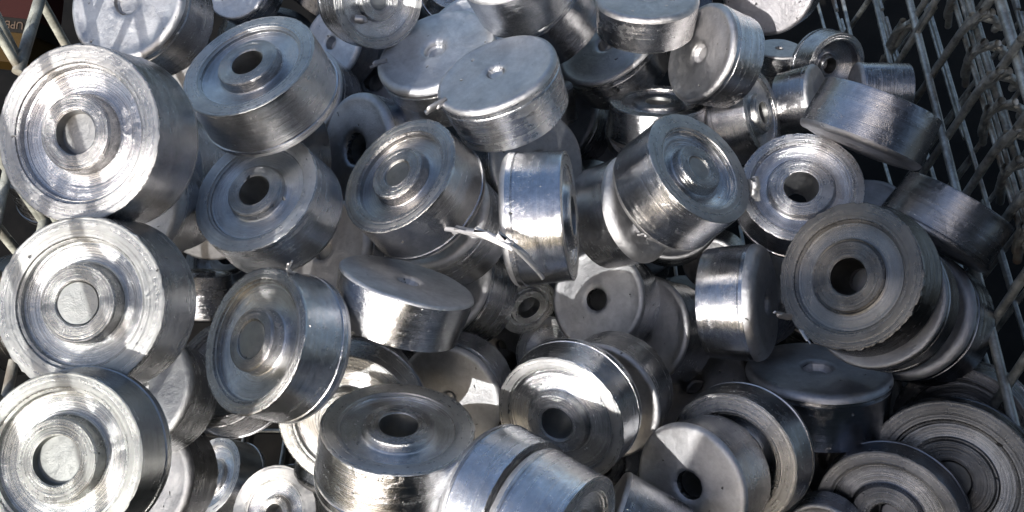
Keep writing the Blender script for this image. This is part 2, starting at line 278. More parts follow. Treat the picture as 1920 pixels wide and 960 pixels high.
# key: (kind, centre of the visible face, its normal, radius, thickness/radius, label, extras)
DISCS = {
 'A': ('F', (-0.31672, -0.02738, 0.57963), (-0.1562, -0.5323, 0.832), 0.06529, 0.80, 'large shiny disc at upper left, grey blind hub, shadow bands of wires across it', {'hub': 0.42, 'bore': 0.24, 'bdepth': 0.08, 'dish': 0.144, 'hz': 0.05, 'ri': 0.79, 'tone': (0.86, 0.85, 0.85)}),
 'B2': ('B', (-0.35626, 0.17988, 0.53042), (-0.2177, -0.4167, 0.8826), 0.06000, 0.90, 'upright disc at top left, pitted pale back with grey dimple, striped by wire shadows', {'dimple': 0.24, 'ddepth': 0.12}),
 'B3': ('F', (-0.22437, 0.08746, 0.53847), (-0.2295, 0.0262, 0.973), 0.06000, 0.85, 'dark machined disc tilted upward just right of the large striped disc, bored hub in shade', {'bore': 0.23, 'bdepth': 0.5, 'hz': 0.05, 'hub': 0.44, 'dish': 0.12, 'thru': 1}),
 'B4': ('B', (-0.33603, -0.00758, 0.47508), (-0.1407, -0.5339, 0.8338), 0.05911, 0.80, 'disc tucked under the large upper left disc, a bright sunlit wedge on its back face', {}),
 'B4b': ('F', (-0.34088, 0.03894, 0.44734), (-0.2072, -0.5311, 0.8216), 0.06570, 0.80, 'dim smooth disc side right of the sunlit wedge under the large upper left disc', {}),
 'B5': ('F', (-0.22121, 0.00216, 0.47253), (-0.2507, -0.1291, 0.9594), 0.05796, 0.85, 'disc with open bored hub and jagged lower left lip, below the dark tilted disc', {'bore': 0.24, 'bdepth': 0.4, 'hz': 0.05, 'hub': 0.42, 'rag': 0.012, 'thru': 1}),
 'B6': ('B', (-0.25229, 0.25396, 0.3345), (-0.3564, -0.3938, 0.8473), 0.05957, 0.90, 'shadowed disc with curved edge just right of the dark tilted disc at upper left', {}),
 'B6b': ('B', (-0.27891, 0.21577, 0.23753), (-0.4612, -0.4375, 0.7719), 0.06676, 0.80, 'grey disc edge squeezed between the dark tilted disc and the jagged lipped disc below it', {}),
 'B7': ('B', (-0.17646, 0.16749, 0.33584), (-0.6543, -0.413, 0.6335), 0.06393, 0.90, 'smooth blue grey disc in shade with dark hole facing left, behind the closed hub disc', {'dimple': 0.3, 'ddepth': 0.5, 'thru': 1, 'tone': (0.8, 0.84, 0.9)}),
 'B8': ('F', (-0.10237, 0.03421, 0.45566), (-0.4729, -0.0267, 0.8807), 0.06000, 0.85, 'tilted disc with closed rusty centred hub and dark rim, left of the frame middle', {'bore': 0.22, 'bdepth': -0.02, 'hub': 0.44, 'hz': 0.05, 'dish': 0.144}),
 'B9': ('B', (-0.01593, 0.13101, 0.48841), (-0.3325, 0.2003, 0.9216), 0.05995, 0.85, 'flat grey disc at top middle, small dimple in its back, torn sprue at left tip', {'dimple': 0.15, 'ddepth': 0.08, 'fr': 0.09}),
 'B10': ('B', (-0.08281, 0.22662, 0.42913), (-0.2712, 0.082, 0.959), 0.06665, 0.85, 'dull disc behind the flat grey dimpled one, pale lit dimple and curved bright lower rim', {'dimple': 0.19, 'ddepth': 0.12, 'fr': 0.12}),
 'B11': ('B', (-0.05869, 0.29095, 0.37773), (-0.4834, -0.2039, 0.8513), 0.06830, 0.85, 'pale rounded disc edge peeking out right above the dull disc with the lit dimple', {}),
 'B12': ('F', (-0.1401, 0.26512, 0.46002), (0.5531, -0.7042, 0.4452), 0.05054, 0.85, 'disc at the top edge with glassy recess and a bright molten blob on it', {'bore': 0.2, 'bdepth': 0.03, 'dish': 0.12}),
 'B13': ('F', (-0.06542, 0.41803, 0.3656), (0.1191, -0.2025, 0.972), 0.04667, 0.80, 'bright rimmed disc cut off by the top edge, right of the molten blob disc', {}),
 'B15': ('B', (-0.00375, 0.27004, 0.50374), (-0.3614, 0.0352, 0.9317), 0.05592, 0.95, 'brushed disc side at the top edge with dark bands, above the flat grey dimpled disc', {}),
 'B16': ('B', (0.02427, 0.3862, 0.36993), (-0.5993, 0.0181, 0.8003), 0.06884, 0.95, 'dark disc side directly under the brushed banded disc at the top edge', {}),
 'B17': ('B', (0.03514, 0.43654, 0.25232), (-0.6385, -0.0327, 0.7689), 0.06860, 1.00, 'lowest of the three stepped disc sides at the top middle, small bright streak on it', {}),
 'B18': ('B', (0.15048, 0.30532, 0.43238), (-0.0403, 0.2635, 0.9638), 0.05789, 0.72, 'disc showing its smooth back at the top edge, silver side with rough scuffed band', {'ddepth': 0.1}),
 'B19': ('B', (0.2092, 0.26033, 0.39123), (-0.8819, -0.1583, 0.4441), 0.05648, 0.85, 'upright pale disc with small oval dimple, leaning against the silver disc at the top right', {'dimple': 0.19, 'ddepth': 0.14}),
 'B20': ('B', (0.31126, 0.39048, 0.37837), (-0.616, -0.6644, 0.4233), 0.06000, 0.70, 'spotted pinkish disc cut off by the top edge beside the wire basket corner', {'tone': (0.75, 0.73, 0.74)}),
 'B21': ('B', (0.12007, 0.36209, 0.31543), (-0.5048, 0.0283, 0.8628), 0.06909, 0.80, 'dark glossy disc wedged below the silver back face disc at the top edge', {}),
 'B22': ('F', (0.17495, 0.25741, 0.31849), (-0.0365, 0.4617, 0.8863), 0.05779, 0.80, 'upright cup shaped disc whose flat rim is seen edge on below the pale leaning disc', {'hub': 0.5, 'dish': 0.1, 'hz': 0, 'thru': 1}),
 'B22b': ('F', (0.17445, 0.28198, 0.24884), (-0.1743, -0.2865, 0.9421), 0.05265, 0.50, 'pale blue crescent shaped rim of a disc behind the edge on rim', {}),
 'B23': ('F', (0.29754, 0.24026, 0.31507), (0.7553, -0.2432, 0.6085), 0.05296, 0.95, 'small brushed barrel shaped disc opening right, warm glint low on its side', {}),
 'B24': ('B', (0.38535, 0.28687, 0.28631), (0.7804, -0.2723, 0.5628), 0.04764, 0.95, 'small dull disc side standing between the brushed barrel disc and the wide grey disc', {}),
 'B25': ('F', (0.42218, 0.35286, 0.28096), (0.3073, -0.7744, 0.5531), 0.04321, 0.90, 'hollow dark disc opening right near the top right wires, its upper side pale', {'ri': 0.82, 'dish': 0.45, 'hub': 0.3, 'hz': -0.3, 'tone': (0.75, 0.75, 0.77)}),
 'B26': ('B', (0.43005, 0.30297, 0.28657), (-0.992, 0.0865, -0.0924), 0.03677, 1.70, 'narrow grey plug like disc lying on its side next to the basket wires', {'tone': (0.7, 0.7, 0.72)}),
 'B27': ('B', (0.33369, 0.08895, 0.42802), (-0.3914, -0.6435, -0.6578), 0.06000, 0.82, 'wide grey disc on edge with a bluish glint, resting against the right hand wires', {'tone': (0.62, 0.62, 0.64)}),  # tone lowered to carry the right side's shade
 'B28': ('F', (0.29395, 0.08138, 0.37748), (-0.1993, -0.234, 0.9516), 0.06000, 0.80, 'bluish machined disc facing up, black bore and warm glint arcs, right of middle', {'hub': 0.52, 'bore': 0.28, 'bdepth': 0.5, 'hz': -0.01, 'dish': 0.12, 'ri': 0.84, 'thru': 1, 'tone': (0.85, 0.86, 0.9)}),
 'B29': ('F', (0.27057, -0.08129, 0.46879), (-0.7614, -0.2001, 0.6167), 0.06000, 0.55, 'dark disc facing up with ragged torn rim and black bore, in shade at the right', {'hub': 0.48, 'bore': 0.25, 'bdepth': 0.45, 'hz': -0.02, 'dish': 0.06, 'ri': 0.78, 'rag': 0.016, 'teeth': 0.03, 'tone': (0.34, 0.33, 0.32), 'thru': 1}),  # oily dark metal, with the right side's shade added into its tone
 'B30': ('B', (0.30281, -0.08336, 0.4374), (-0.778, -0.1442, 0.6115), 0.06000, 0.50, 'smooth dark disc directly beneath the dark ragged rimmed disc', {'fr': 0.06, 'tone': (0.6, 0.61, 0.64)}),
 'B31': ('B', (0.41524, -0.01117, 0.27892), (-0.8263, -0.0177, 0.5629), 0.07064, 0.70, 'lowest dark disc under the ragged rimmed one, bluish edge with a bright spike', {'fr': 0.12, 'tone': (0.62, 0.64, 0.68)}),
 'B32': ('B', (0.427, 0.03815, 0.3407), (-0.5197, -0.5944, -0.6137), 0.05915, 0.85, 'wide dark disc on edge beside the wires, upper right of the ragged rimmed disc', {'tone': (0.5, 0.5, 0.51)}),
 'B33': ('B', (0.31999, -0.06081, 0.25395), (-0.0667, 0.6611, 0.7473), 0.07316, 0.85, 'upturned dark disc like a lidded pot with rounded worn edge, below the ragged rimmed disc', {'dimple': 0.2, 'ddepth': 0.15, 'tone': (0.98, 1.0, 1.05)}),
 'B34': ('F', (0.20707, -0.16835, 0.27754), (-0.6123, -0.5003, 0.6122), 0.06362, 0.70, 'open ringed disc in half shade behind the scratched pale back facing disc', {'dish': 0.34, 'ri': 0.72, 'hub': 0.36, 'hz': -0.1, 'tone': (0.8, 0.8, 0.8)}),
 'B35': ('B', (0.16051, -0.19873, 0.29455), (-0.7068, -0.4525, 0.5437), 0.05758, 0.90, 'pale back facing disc at the bottom with scratches, dark hole, shaded lower left', {'dimple': 0.24, 'ddepth': 0.6, 'thru': 1, 'fr': 0.1}),
 'B36': ('F', (0.04116, -0.15847, 0.35018), (-0.4456, -0.6878, 0.5731), 0.06000, 0.75, 'large disc facing lower left with dark bore and bright jagged rings, bottom middle', {'hub': 0.46, 'bore': 0.24, 'ri': 0.84, 'dish': 0.04, 'hz': 0.1, 'thru': 1}),
 'B37': ('B', (0.08623, -0.11458, 0.28897), (-0.5119, -0.6554, 0.5554), 0.06000, 0.80, 'disc nested behind the large bright ringed disc, thin pale outer edge', {}),
 'B38': ('B', (0.09272, 0.02289, 0.24965), (-0.5694, -0.3633, 0.7374), 0.05851, 0.90, 'pale rough disc facing left with dark oval hole, near the middle of the pile', {'dimple': 0.22, 'ddepth': 0.5, 'thru': 1, 'fr': 0.1}),
 'B39': ('B', (0.14592, 0.00461, 0.21151), (-0.7255, -0.2514, 0.6407), 0.06404, 0.90, 'shiny disc tucked right behind the pale rough disc with the dark oval hole', {}),
 'B40': ('B', (0.25544, -0.0235, 0.3249), (0.8676, -0.2336, 0.439), 0.05998, 0.95, 'barrel shaped disc with bright glint on its left side, left of the ragged rimmed disc', {'fr': 0.2}),
 'B41': ('F', (0.17817, 0.06361, 0.43002), (0.4757, -0.0468, 0.8784), 0.06000, 0.95, 'tall mirror bright disc facing upper right with closed hub and dark rim, right of middle', {'hub': 0.4, 'bore': 0.2, 'bdepth': 0.03, 'ri': 0.74, 'dish': 0.17, 'hz': 0.0}),
 'B42': ('B', (0.13641, 0.07223, 0.35566), (0.7118, -0.2165, 0.6682), 0.05828, 0.95, 'smooth bulky disc underneath the tall mirror bright disc, molten seam between them', {'fr': 0.2}),
 'B43': ('F', (0.05393, 0.01445, 0.41955), (0.9769, -0.0588, 0.2053), 0.06000, 0.92, 'disc on edge in full sun, side burnt out white, torn strip hanging on it', {'hub': 0.5, 'bore': 0.3, 'hz': 0.06, 'dish': 0.05, 'bdepth': 0.4}),
 'B44': ('B', (0.03008, 0.14998, 0.33217), (0.4826, -0.4776, 0.7341), 0.06000, 0.80, 'dull flat grey disc standing behind the sunlit edge on disc', {'tone': (0.8, 0.8, 0.8)}),
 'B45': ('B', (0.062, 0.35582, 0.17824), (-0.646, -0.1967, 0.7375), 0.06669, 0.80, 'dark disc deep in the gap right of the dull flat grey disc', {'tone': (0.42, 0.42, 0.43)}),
 'B46': ('B', (-0.07657, 0.05265, 0.36836), (-0.498, -0.0799, 0.8635), 0.06000, 0.90, 'smooth disc under the closed hub disc, its lower edge worn and glittering', {'fr': 0.12}),
 'B48': ('B', (-0.09038, -0.05655, 0.42228), (0.3002, 0.6687, 0.6802), 0.06095, 0.70, 'tilted disc with dusty back face and sun bleached side, slanting across the middle left', {'dimple': 0.17, 'ddepth': 0.15, 'fr': 0.05}),
 'B49': ('F', (-0.20594, -0.1291, 0.44976), (-0.5466, -0.2284, 0.8056), 0.05929, 0.85, 'big disc with closed oval hub, bright glint in its dish, curled chip on top', {'hub': 0.42, 'bore': 0.26, 'bdepth': -0.025, 'dish': 0.156, 'hz': 0.05, 'ri': 0.84}),
 'B50': ('F', (-0.30374, -0.14187, 0.53084), (-0.0673, -0.4732, 0.8784), 0.06147, 0.75, 'very large disc at the left edge with closed blind hub and wavy lower rim', {'hub': 0.44, 'bore': 0.25, 'bdepth': -0.03, 'dish': 0.144, 'hz': 0.05, 'ri': 0.76, 'rag': 0.016, 'tone': (0.72, 0.73, 0.72)}),
 'B51': ('F', (-0.29392, -0.24853, 0.51358), (-0.0648, -0.4453, 0.893), 0.05646, 0.65, 'very large disc at the bottom left corner with pale greenish blind hub', {'hub': 0.47, 'bore': 0.28, 'bdepth': 0.05, 'dish': 0.144, 'hz': 0.05, 'ri': 0.82, 'tone': (0.7, 0.72, 0.7)}),
 'B52': ('B', (-0.36682, -0.10237, 0.28803), (-0.2656, -0.2009, 0.9429), 0.05869, 0.85, 'smooth greenish disc between the two very large left discs, lower right of the upper one', {'tone': (0.68, 0.69, 0.68)}),
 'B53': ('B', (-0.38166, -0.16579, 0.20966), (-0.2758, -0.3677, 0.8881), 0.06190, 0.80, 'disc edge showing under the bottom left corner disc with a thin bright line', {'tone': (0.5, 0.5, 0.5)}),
 'B54': ('F', (-0.39066, -0.09525, -0.00411), (-0.4867, -0.0416, 0.8726), 0.05143, 0.90, 'shaded disc standing open to the left, black hollow, near the bottom left', {}),
 'B55': ('F', (-0.29146, -0.15168, 0.02826), (-0.2795, -0.2563, 0.9253), 0.05771, 0.85, 'small ringed disc cut off by the bottom edge with a bright side to its right', {'hub': 0.35, 'bore': 0.2, 'bdepth': 0.4, 'ri': 0.7, 'dish': 0.1}),
 'B56': ('F', (-0.093, -0.17955, 0.39401), (0.1205, 0.5514, 0.8255), 0.06312, 0.90, 'disc lying face up at the bottom with raised ring hub and clear bore', {'hub': 0.445, 'bore': 0.25, 'bdepth': 0.5, 'dish': 0.09, 'hz': 0.03, 'ri': 0.78, 'thru': 1, 'tone': (1.2, 1.2, 1.19)}),
 'B57': ('F', (-0.15204, -0.14691, 0.31713), (-0.094, -0.7174, 0.6903), 0.06586, 0.60, 'pale greenish ringed disc beneath the face up disc, showing left and above it', {'tone': (0.72, 0.73, 0.73)}),
 'B57b': ('B', (-0.15962, -0.1069, 0.2801), (-0.3729, -0.6498, 0.6623), 0.06060, 0.60, 'dark disc rim behind the pale greenish ringed disc, under the sun bleached one', {'tone': (0.7, 0.7, 0.7)}),
 'B58': ('B', (-0.06714, -0.0789, 0.21752), (-0.378, -0.7415, 0.5544), 0.06000, 0.75, 'disc with half its back lit cream and half shaded, beside the face up disc', {'dimple': 0.1, 'ddepth': 0.05}),
 'B59': ('B', (-0.07006, 0.05891, 0.21557), (-0.68, -0.0463, 0.7317), 0.05909, 0.90, 'dark brushed disc slanting down from behind the sun bleached disc', {}),
 'B60': ('F', (0.04062, 0.01319, 0.14658), (-0.4863, -0.1209, 0.8654), 0.04121, 0.80, 'small open ring of a disc deep in the gap left of the pale rough disc', {'ri': 0.74, 'hub': 0.3, 'dish': 0.18, 'hz': -0.1}),
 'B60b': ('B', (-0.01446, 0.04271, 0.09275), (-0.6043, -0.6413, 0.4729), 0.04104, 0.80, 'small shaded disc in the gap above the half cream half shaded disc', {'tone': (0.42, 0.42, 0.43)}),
 'B61': ('F', (0.01972, 0.0531, 0.17856), (0.4091, -0.815, 0.4103), 0.03726, 0.80, 'small disc with black slanted bore deep in the gap below the sunlit edge on disc', {'hub': 0.6, 'bore': 0.38, 'bdepth': 0.5, 'thru': 1}),
 'B62': ('B', (0.25138, 0.11764, 0.1664), (-0.5089, -0.7895, 0.3431), 0.04075, 0.80, 'small scratched dull disc in the gap under the tall mirror bright disc', {}),
 'B64': ('F', (-0.37924, 0.09568, 0.18792), (0.0756, 0.7634, 0.6414), 0.03530, 1.50, 'brushed blue disc side in the gap right of the very large left edge disc', {}),
 'B66': ('B', (-0.20517, 0.05513, 0.30094), (-0.4101, -0.2085, 0.8879), 0.06000, 0.80, 'smooth lit bluish disc below the jagged lipped disc, beside the dusty backed disc', {}),
 'B67': ('F', (0.01201, -0.24323, 0.36607), (0.7742, -0.4746, 0.4188), 0.05975, 0.73, 'brushed disc side with bright curved left rim, cut off by the bottom edge', {}),
 'B68': ('F', (0.04994, -0.27501, 0.39284), (0.8027, -0.5086, 0.3115), 0.05601, 0.95, 'grooved grey disc side in front of the brushed one at the bottom edge', {}),
 'B69': ('B', (0.07596, -0.24171, 0.29712), (-0.8936, 0.4277, 0.1362), 0.06054, 1.05, 'short grey disc side with rounded shoulder at the bottom edge, left of the dark hole', {}),
 'B70': ('F', (0.46587, -0.1183, 0.2211), (-0.7047, -0.4349, 0.5606), 0.06655, 0.60, 'farthest of the stacked dark ringed discs in the bottom right corner, nearest the wires', {'tone': (0.34, 0.34, 0.35)}),  # corner stack: shade of the right side worked into the tones
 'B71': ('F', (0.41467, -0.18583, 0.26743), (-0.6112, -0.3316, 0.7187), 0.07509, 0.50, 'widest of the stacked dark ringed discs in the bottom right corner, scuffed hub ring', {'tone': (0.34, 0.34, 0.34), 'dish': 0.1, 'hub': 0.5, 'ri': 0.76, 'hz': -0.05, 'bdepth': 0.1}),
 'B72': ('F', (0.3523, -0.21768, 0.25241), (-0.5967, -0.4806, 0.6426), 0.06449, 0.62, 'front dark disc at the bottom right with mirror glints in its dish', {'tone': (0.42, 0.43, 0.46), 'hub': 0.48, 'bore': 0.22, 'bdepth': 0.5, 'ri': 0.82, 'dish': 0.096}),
 'B73': ('B', (0.29779, -0.22784, 0.23166), (-0.5418, -0.69, 0.48), 0.03420, 0.80, 'dark disc with only its top showing at the bottom edge, left of mirror glints', {}),
 'B74': ('B', (-0.34565, 0.41427, 0.36319), (-0.2914, -0.415, 0.8619), 0.04673, 0.80, 'very dark disc cut off by the top edge behind the striped upright disc', {}),
 'B75': ('B', (-0.22718, 0.34697, 0.3278), (-0.5037, -0.385, 0.7734), 0.04932, 0.80, 'small dim disc side right of the dark tilted disc, under the top edge disc', {}),
 'B76': ('B', (0.35963, 0.40025, 0.2707), (-0.033, 0.3118, 0.9496), 0.03026, 1.50, 'small ribbed metal plug with raised rings beside the pale leaning disc at the top right', {'tone': (0.9, 0.88, 0.86)}),
 'B77': ('F', (0.27505, 0.01154, 0.09706), (-0.7121, 0.3467, 0.6105), 0.04021, 0.80, 'small dark disc deep in the gap below the barrel shaped disc with the glint', {'tone': (0.42, 0.42, 0.43)}),  # deep gap discs: tone lowered in place of the shade down there
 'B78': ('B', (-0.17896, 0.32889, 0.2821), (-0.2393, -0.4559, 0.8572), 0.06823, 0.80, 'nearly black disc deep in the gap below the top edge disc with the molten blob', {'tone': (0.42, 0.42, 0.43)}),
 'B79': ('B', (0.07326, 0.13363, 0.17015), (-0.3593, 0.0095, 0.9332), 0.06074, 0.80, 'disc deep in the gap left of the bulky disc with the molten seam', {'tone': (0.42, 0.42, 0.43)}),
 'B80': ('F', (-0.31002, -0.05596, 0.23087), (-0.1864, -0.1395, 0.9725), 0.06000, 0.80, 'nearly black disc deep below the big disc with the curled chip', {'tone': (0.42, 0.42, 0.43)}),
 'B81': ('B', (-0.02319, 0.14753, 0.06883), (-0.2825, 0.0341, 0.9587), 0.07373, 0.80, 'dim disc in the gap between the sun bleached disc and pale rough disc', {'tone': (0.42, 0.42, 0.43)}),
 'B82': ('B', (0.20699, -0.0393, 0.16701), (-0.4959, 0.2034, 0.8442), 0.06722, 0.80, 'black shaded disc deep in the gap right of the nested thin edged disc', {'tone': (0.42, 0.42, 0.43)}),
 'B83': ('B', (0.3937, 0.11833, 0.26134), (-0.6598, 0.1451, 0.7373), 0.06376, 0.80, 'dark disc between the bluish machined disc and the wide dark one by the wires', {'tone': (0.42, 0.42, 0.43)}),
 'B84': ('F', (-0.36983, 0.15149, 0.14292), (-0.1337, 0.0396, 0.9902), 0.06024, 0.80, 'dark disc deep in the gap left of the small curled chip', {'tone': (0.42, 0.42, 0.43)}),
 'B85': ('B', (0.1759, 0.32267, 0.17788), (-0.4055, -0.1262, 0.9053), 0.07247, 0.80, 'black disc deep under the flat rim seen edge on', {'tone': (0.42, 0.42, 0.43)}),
 'U1': ('F', (-0.483, 0.13273, 0.36), (-0.028, 0.218, 0.9756), 0.05700, 0.85, 'disc at the bottom of the heap, glimpsed only through gaps between the upper discs', {'tone': (0.34, 0.34, 0.34)}),  # filler discs: dark tone stands for the shade in the gaps
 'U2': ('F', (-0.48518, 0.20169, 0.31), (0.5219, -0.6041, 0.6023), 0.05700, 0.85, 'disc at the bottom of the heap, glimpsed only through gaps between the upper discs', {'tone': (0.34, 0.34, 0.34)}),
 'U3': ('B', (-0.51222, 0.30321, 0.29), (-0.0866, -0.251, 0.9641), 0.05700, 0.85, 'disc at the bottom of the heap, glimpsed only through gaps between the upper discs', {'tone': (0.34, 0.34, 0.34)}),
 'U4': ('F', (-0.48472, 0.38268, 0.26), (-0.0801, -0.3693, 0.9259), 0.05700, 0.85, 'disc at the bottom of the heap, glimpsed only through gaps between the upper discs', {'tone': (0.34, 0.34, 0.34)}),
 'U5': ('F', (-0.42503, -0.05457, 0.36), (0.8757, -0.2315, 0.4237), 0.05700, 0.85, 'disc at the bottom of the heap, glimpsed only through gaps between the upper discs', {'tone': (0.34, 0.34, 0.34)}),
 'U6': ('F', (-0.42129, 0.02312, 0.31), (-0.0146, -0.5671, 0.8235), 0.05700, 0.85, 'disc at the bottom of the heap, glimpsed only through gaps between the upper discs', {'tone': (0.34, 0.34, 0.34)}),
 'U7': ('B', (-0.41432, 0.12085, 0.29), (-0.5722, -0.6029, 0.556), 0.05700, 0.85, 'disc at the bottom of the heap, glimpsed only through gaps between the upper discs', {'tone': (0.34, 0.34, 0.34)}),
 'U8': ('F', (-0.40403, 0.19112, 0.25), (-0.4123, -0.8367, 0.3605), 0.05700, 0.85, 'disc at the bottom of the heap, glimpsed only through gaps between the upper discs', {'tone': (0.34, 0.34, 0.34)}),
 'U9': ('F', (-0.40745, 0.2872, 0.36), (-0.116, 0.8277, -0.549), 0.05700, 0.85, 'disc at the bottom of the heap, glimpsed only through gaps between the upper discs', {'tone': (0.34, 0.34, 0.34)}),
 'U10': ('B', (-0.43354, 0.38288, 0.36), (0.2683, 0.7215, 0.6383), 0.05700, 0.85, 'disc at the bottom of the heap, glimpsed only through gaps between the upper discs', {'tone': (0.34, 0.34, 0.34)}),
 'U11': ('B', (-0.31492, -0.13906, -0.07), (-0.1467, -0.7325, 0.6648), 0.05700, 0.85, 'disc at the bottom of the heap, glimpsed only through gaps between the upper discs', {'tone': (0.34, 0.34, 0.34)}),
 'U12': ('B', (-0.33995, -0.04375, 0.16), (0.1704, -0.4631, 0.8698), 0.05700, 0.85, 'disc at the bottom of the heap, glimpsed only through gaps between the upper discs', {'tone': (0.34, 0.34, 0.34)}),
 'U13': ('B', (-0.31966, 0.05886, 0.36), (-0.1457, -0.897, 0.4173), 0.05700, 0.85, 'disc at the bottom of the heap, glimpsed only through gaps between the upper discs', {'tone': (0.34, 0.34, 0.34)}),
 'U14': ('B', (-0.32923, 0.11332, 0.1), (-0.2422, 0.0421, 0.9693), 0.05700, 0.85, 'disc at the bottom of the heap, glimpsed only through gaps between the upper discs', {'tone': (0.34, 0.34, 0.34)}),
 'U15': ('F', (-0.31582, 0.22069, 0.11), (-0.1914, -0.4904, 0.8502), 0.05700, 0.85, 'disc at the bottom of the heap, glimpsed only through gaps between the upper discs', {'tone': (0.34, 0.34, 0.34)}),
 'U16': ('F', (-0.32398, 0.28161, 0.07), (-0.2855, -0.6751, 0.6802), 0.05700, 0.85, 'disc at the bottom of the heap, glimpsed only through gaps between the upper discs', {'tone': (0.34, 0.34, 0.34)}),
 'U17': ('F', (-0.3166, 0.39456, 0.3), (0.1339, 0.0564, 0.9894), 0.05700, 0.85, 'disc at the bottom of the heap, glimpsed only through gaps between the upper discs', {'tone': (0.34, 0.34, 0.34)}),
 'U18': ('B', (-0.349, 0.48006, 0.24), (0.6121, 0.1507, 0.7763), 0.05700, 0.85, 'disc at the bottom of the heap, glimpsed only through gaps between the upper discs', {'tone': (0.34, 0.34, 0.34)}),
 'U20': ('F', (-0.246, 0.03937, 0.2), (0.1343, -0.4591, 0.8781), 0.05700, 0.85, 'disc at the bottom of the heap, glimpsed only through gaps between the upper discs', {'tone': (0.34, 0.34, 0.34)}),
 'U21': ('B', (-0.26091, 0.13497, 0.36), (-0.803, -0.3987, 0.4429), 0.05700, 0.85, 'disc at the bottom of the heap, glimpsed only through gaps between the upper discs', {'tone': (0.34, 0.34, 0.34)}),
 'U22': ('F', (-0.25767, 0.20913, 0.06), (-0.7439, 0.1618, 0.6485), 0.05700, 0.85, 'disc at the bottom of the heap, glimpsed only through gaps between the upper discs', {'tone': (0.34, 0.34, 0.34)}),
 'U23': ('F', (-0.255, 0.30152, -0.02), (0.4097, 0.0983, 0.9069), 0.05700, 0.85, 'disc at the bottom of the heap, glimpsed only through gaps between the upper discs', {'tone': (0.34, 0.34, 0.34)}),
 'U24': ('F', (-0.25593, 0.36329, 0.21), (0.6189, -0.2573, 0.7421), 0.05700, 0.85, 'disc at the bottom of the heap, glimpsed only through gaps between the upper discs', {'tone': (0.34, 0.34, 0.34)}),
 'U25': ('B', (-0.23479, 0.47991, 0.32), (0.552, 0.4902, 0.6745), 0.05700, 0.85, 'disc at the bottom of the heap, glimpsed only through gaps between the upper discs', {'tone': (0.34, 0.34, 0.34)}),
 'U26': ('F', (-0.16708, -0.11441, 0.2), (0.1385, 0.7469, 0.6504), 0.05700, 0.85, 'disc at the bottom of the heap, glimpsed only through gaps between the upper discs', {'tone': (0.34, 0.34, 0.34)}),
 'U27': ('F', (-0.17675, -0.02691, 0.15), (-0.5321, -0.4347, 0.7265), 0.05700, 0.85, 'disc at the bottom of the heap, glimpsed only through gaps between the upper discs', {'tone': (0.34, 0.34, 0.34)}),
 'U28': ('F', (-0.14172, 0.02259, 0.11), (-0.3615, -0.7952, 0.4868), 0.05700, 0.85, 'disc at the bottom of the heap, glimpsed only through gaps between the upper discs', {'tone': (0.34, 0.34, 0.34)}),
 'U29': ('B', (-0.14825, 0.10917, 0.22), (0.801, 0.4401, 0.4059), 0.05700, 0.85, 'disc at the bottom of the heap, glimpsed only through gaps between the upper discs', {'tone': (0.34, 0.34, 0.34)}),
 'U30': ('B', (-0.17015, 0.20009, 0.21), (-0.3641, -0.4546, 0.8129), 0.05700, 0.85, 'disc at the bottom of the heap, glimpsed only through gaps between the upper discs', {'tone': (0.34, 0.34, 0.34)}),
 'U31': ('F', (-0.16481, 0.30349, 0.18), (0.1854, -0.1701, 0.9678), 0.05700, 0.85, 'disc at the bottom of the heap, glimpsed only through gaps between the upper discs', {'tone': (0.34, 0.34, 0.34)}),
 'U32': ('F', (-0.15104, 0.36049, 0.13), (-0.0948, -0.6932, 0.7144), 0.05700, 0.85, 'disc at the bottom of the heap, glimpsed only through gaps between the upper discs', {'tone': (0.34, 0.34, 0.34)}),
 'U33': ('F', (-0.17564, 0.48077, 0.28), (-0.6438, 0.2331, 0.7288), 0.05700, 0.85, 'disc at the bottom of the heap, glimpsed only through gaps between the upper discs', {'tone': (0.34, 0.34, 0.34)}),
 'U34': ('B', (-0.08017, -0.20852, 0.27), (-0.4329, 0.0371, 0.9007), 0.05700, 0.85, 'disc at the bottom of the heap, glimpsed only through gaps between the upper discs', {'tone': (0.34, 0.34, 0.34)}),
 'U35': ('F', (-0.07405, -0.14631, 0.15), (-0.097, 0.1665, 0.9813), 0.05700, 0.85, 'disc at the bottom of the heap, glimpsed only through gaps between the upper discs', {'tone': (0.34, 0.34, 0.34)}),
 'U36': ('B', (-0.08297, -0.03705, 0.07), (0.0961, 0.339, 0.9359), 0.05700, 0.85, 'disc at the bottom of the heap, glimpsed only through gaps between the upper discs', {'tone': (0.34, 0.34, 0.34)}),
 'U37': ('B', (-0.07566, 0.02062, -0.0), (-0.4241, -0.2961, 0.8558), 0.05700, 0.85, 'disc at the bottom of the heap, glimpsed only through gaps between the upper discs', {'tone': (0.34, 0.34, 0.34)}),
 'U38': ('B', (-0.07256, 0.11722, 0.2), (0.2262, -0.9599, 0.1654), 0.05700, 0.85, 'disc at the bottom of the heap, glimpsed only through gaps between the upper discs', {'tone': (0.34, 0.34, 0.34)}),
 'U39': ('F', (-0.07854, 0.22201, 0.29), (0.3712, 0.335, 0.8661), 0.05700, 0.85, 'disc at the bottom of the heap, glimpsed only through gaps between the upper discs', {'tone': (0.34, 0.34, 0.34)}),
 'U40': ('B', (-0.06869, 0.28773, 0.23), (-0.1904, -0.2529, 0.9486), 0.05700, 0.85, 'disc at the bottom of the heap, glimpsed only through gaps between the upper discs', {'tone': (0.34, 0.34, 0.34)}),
 'U41': ('B', (-0.06861, 0.38998, 0.28), (-0.4285, -0.5348, 0.7282), 0.05700, 0.85, 'disc at the bottom of the heap, glimpsed only through gaps between the upper discs', {'tone': (0.34, 0.34, 0.34)}),
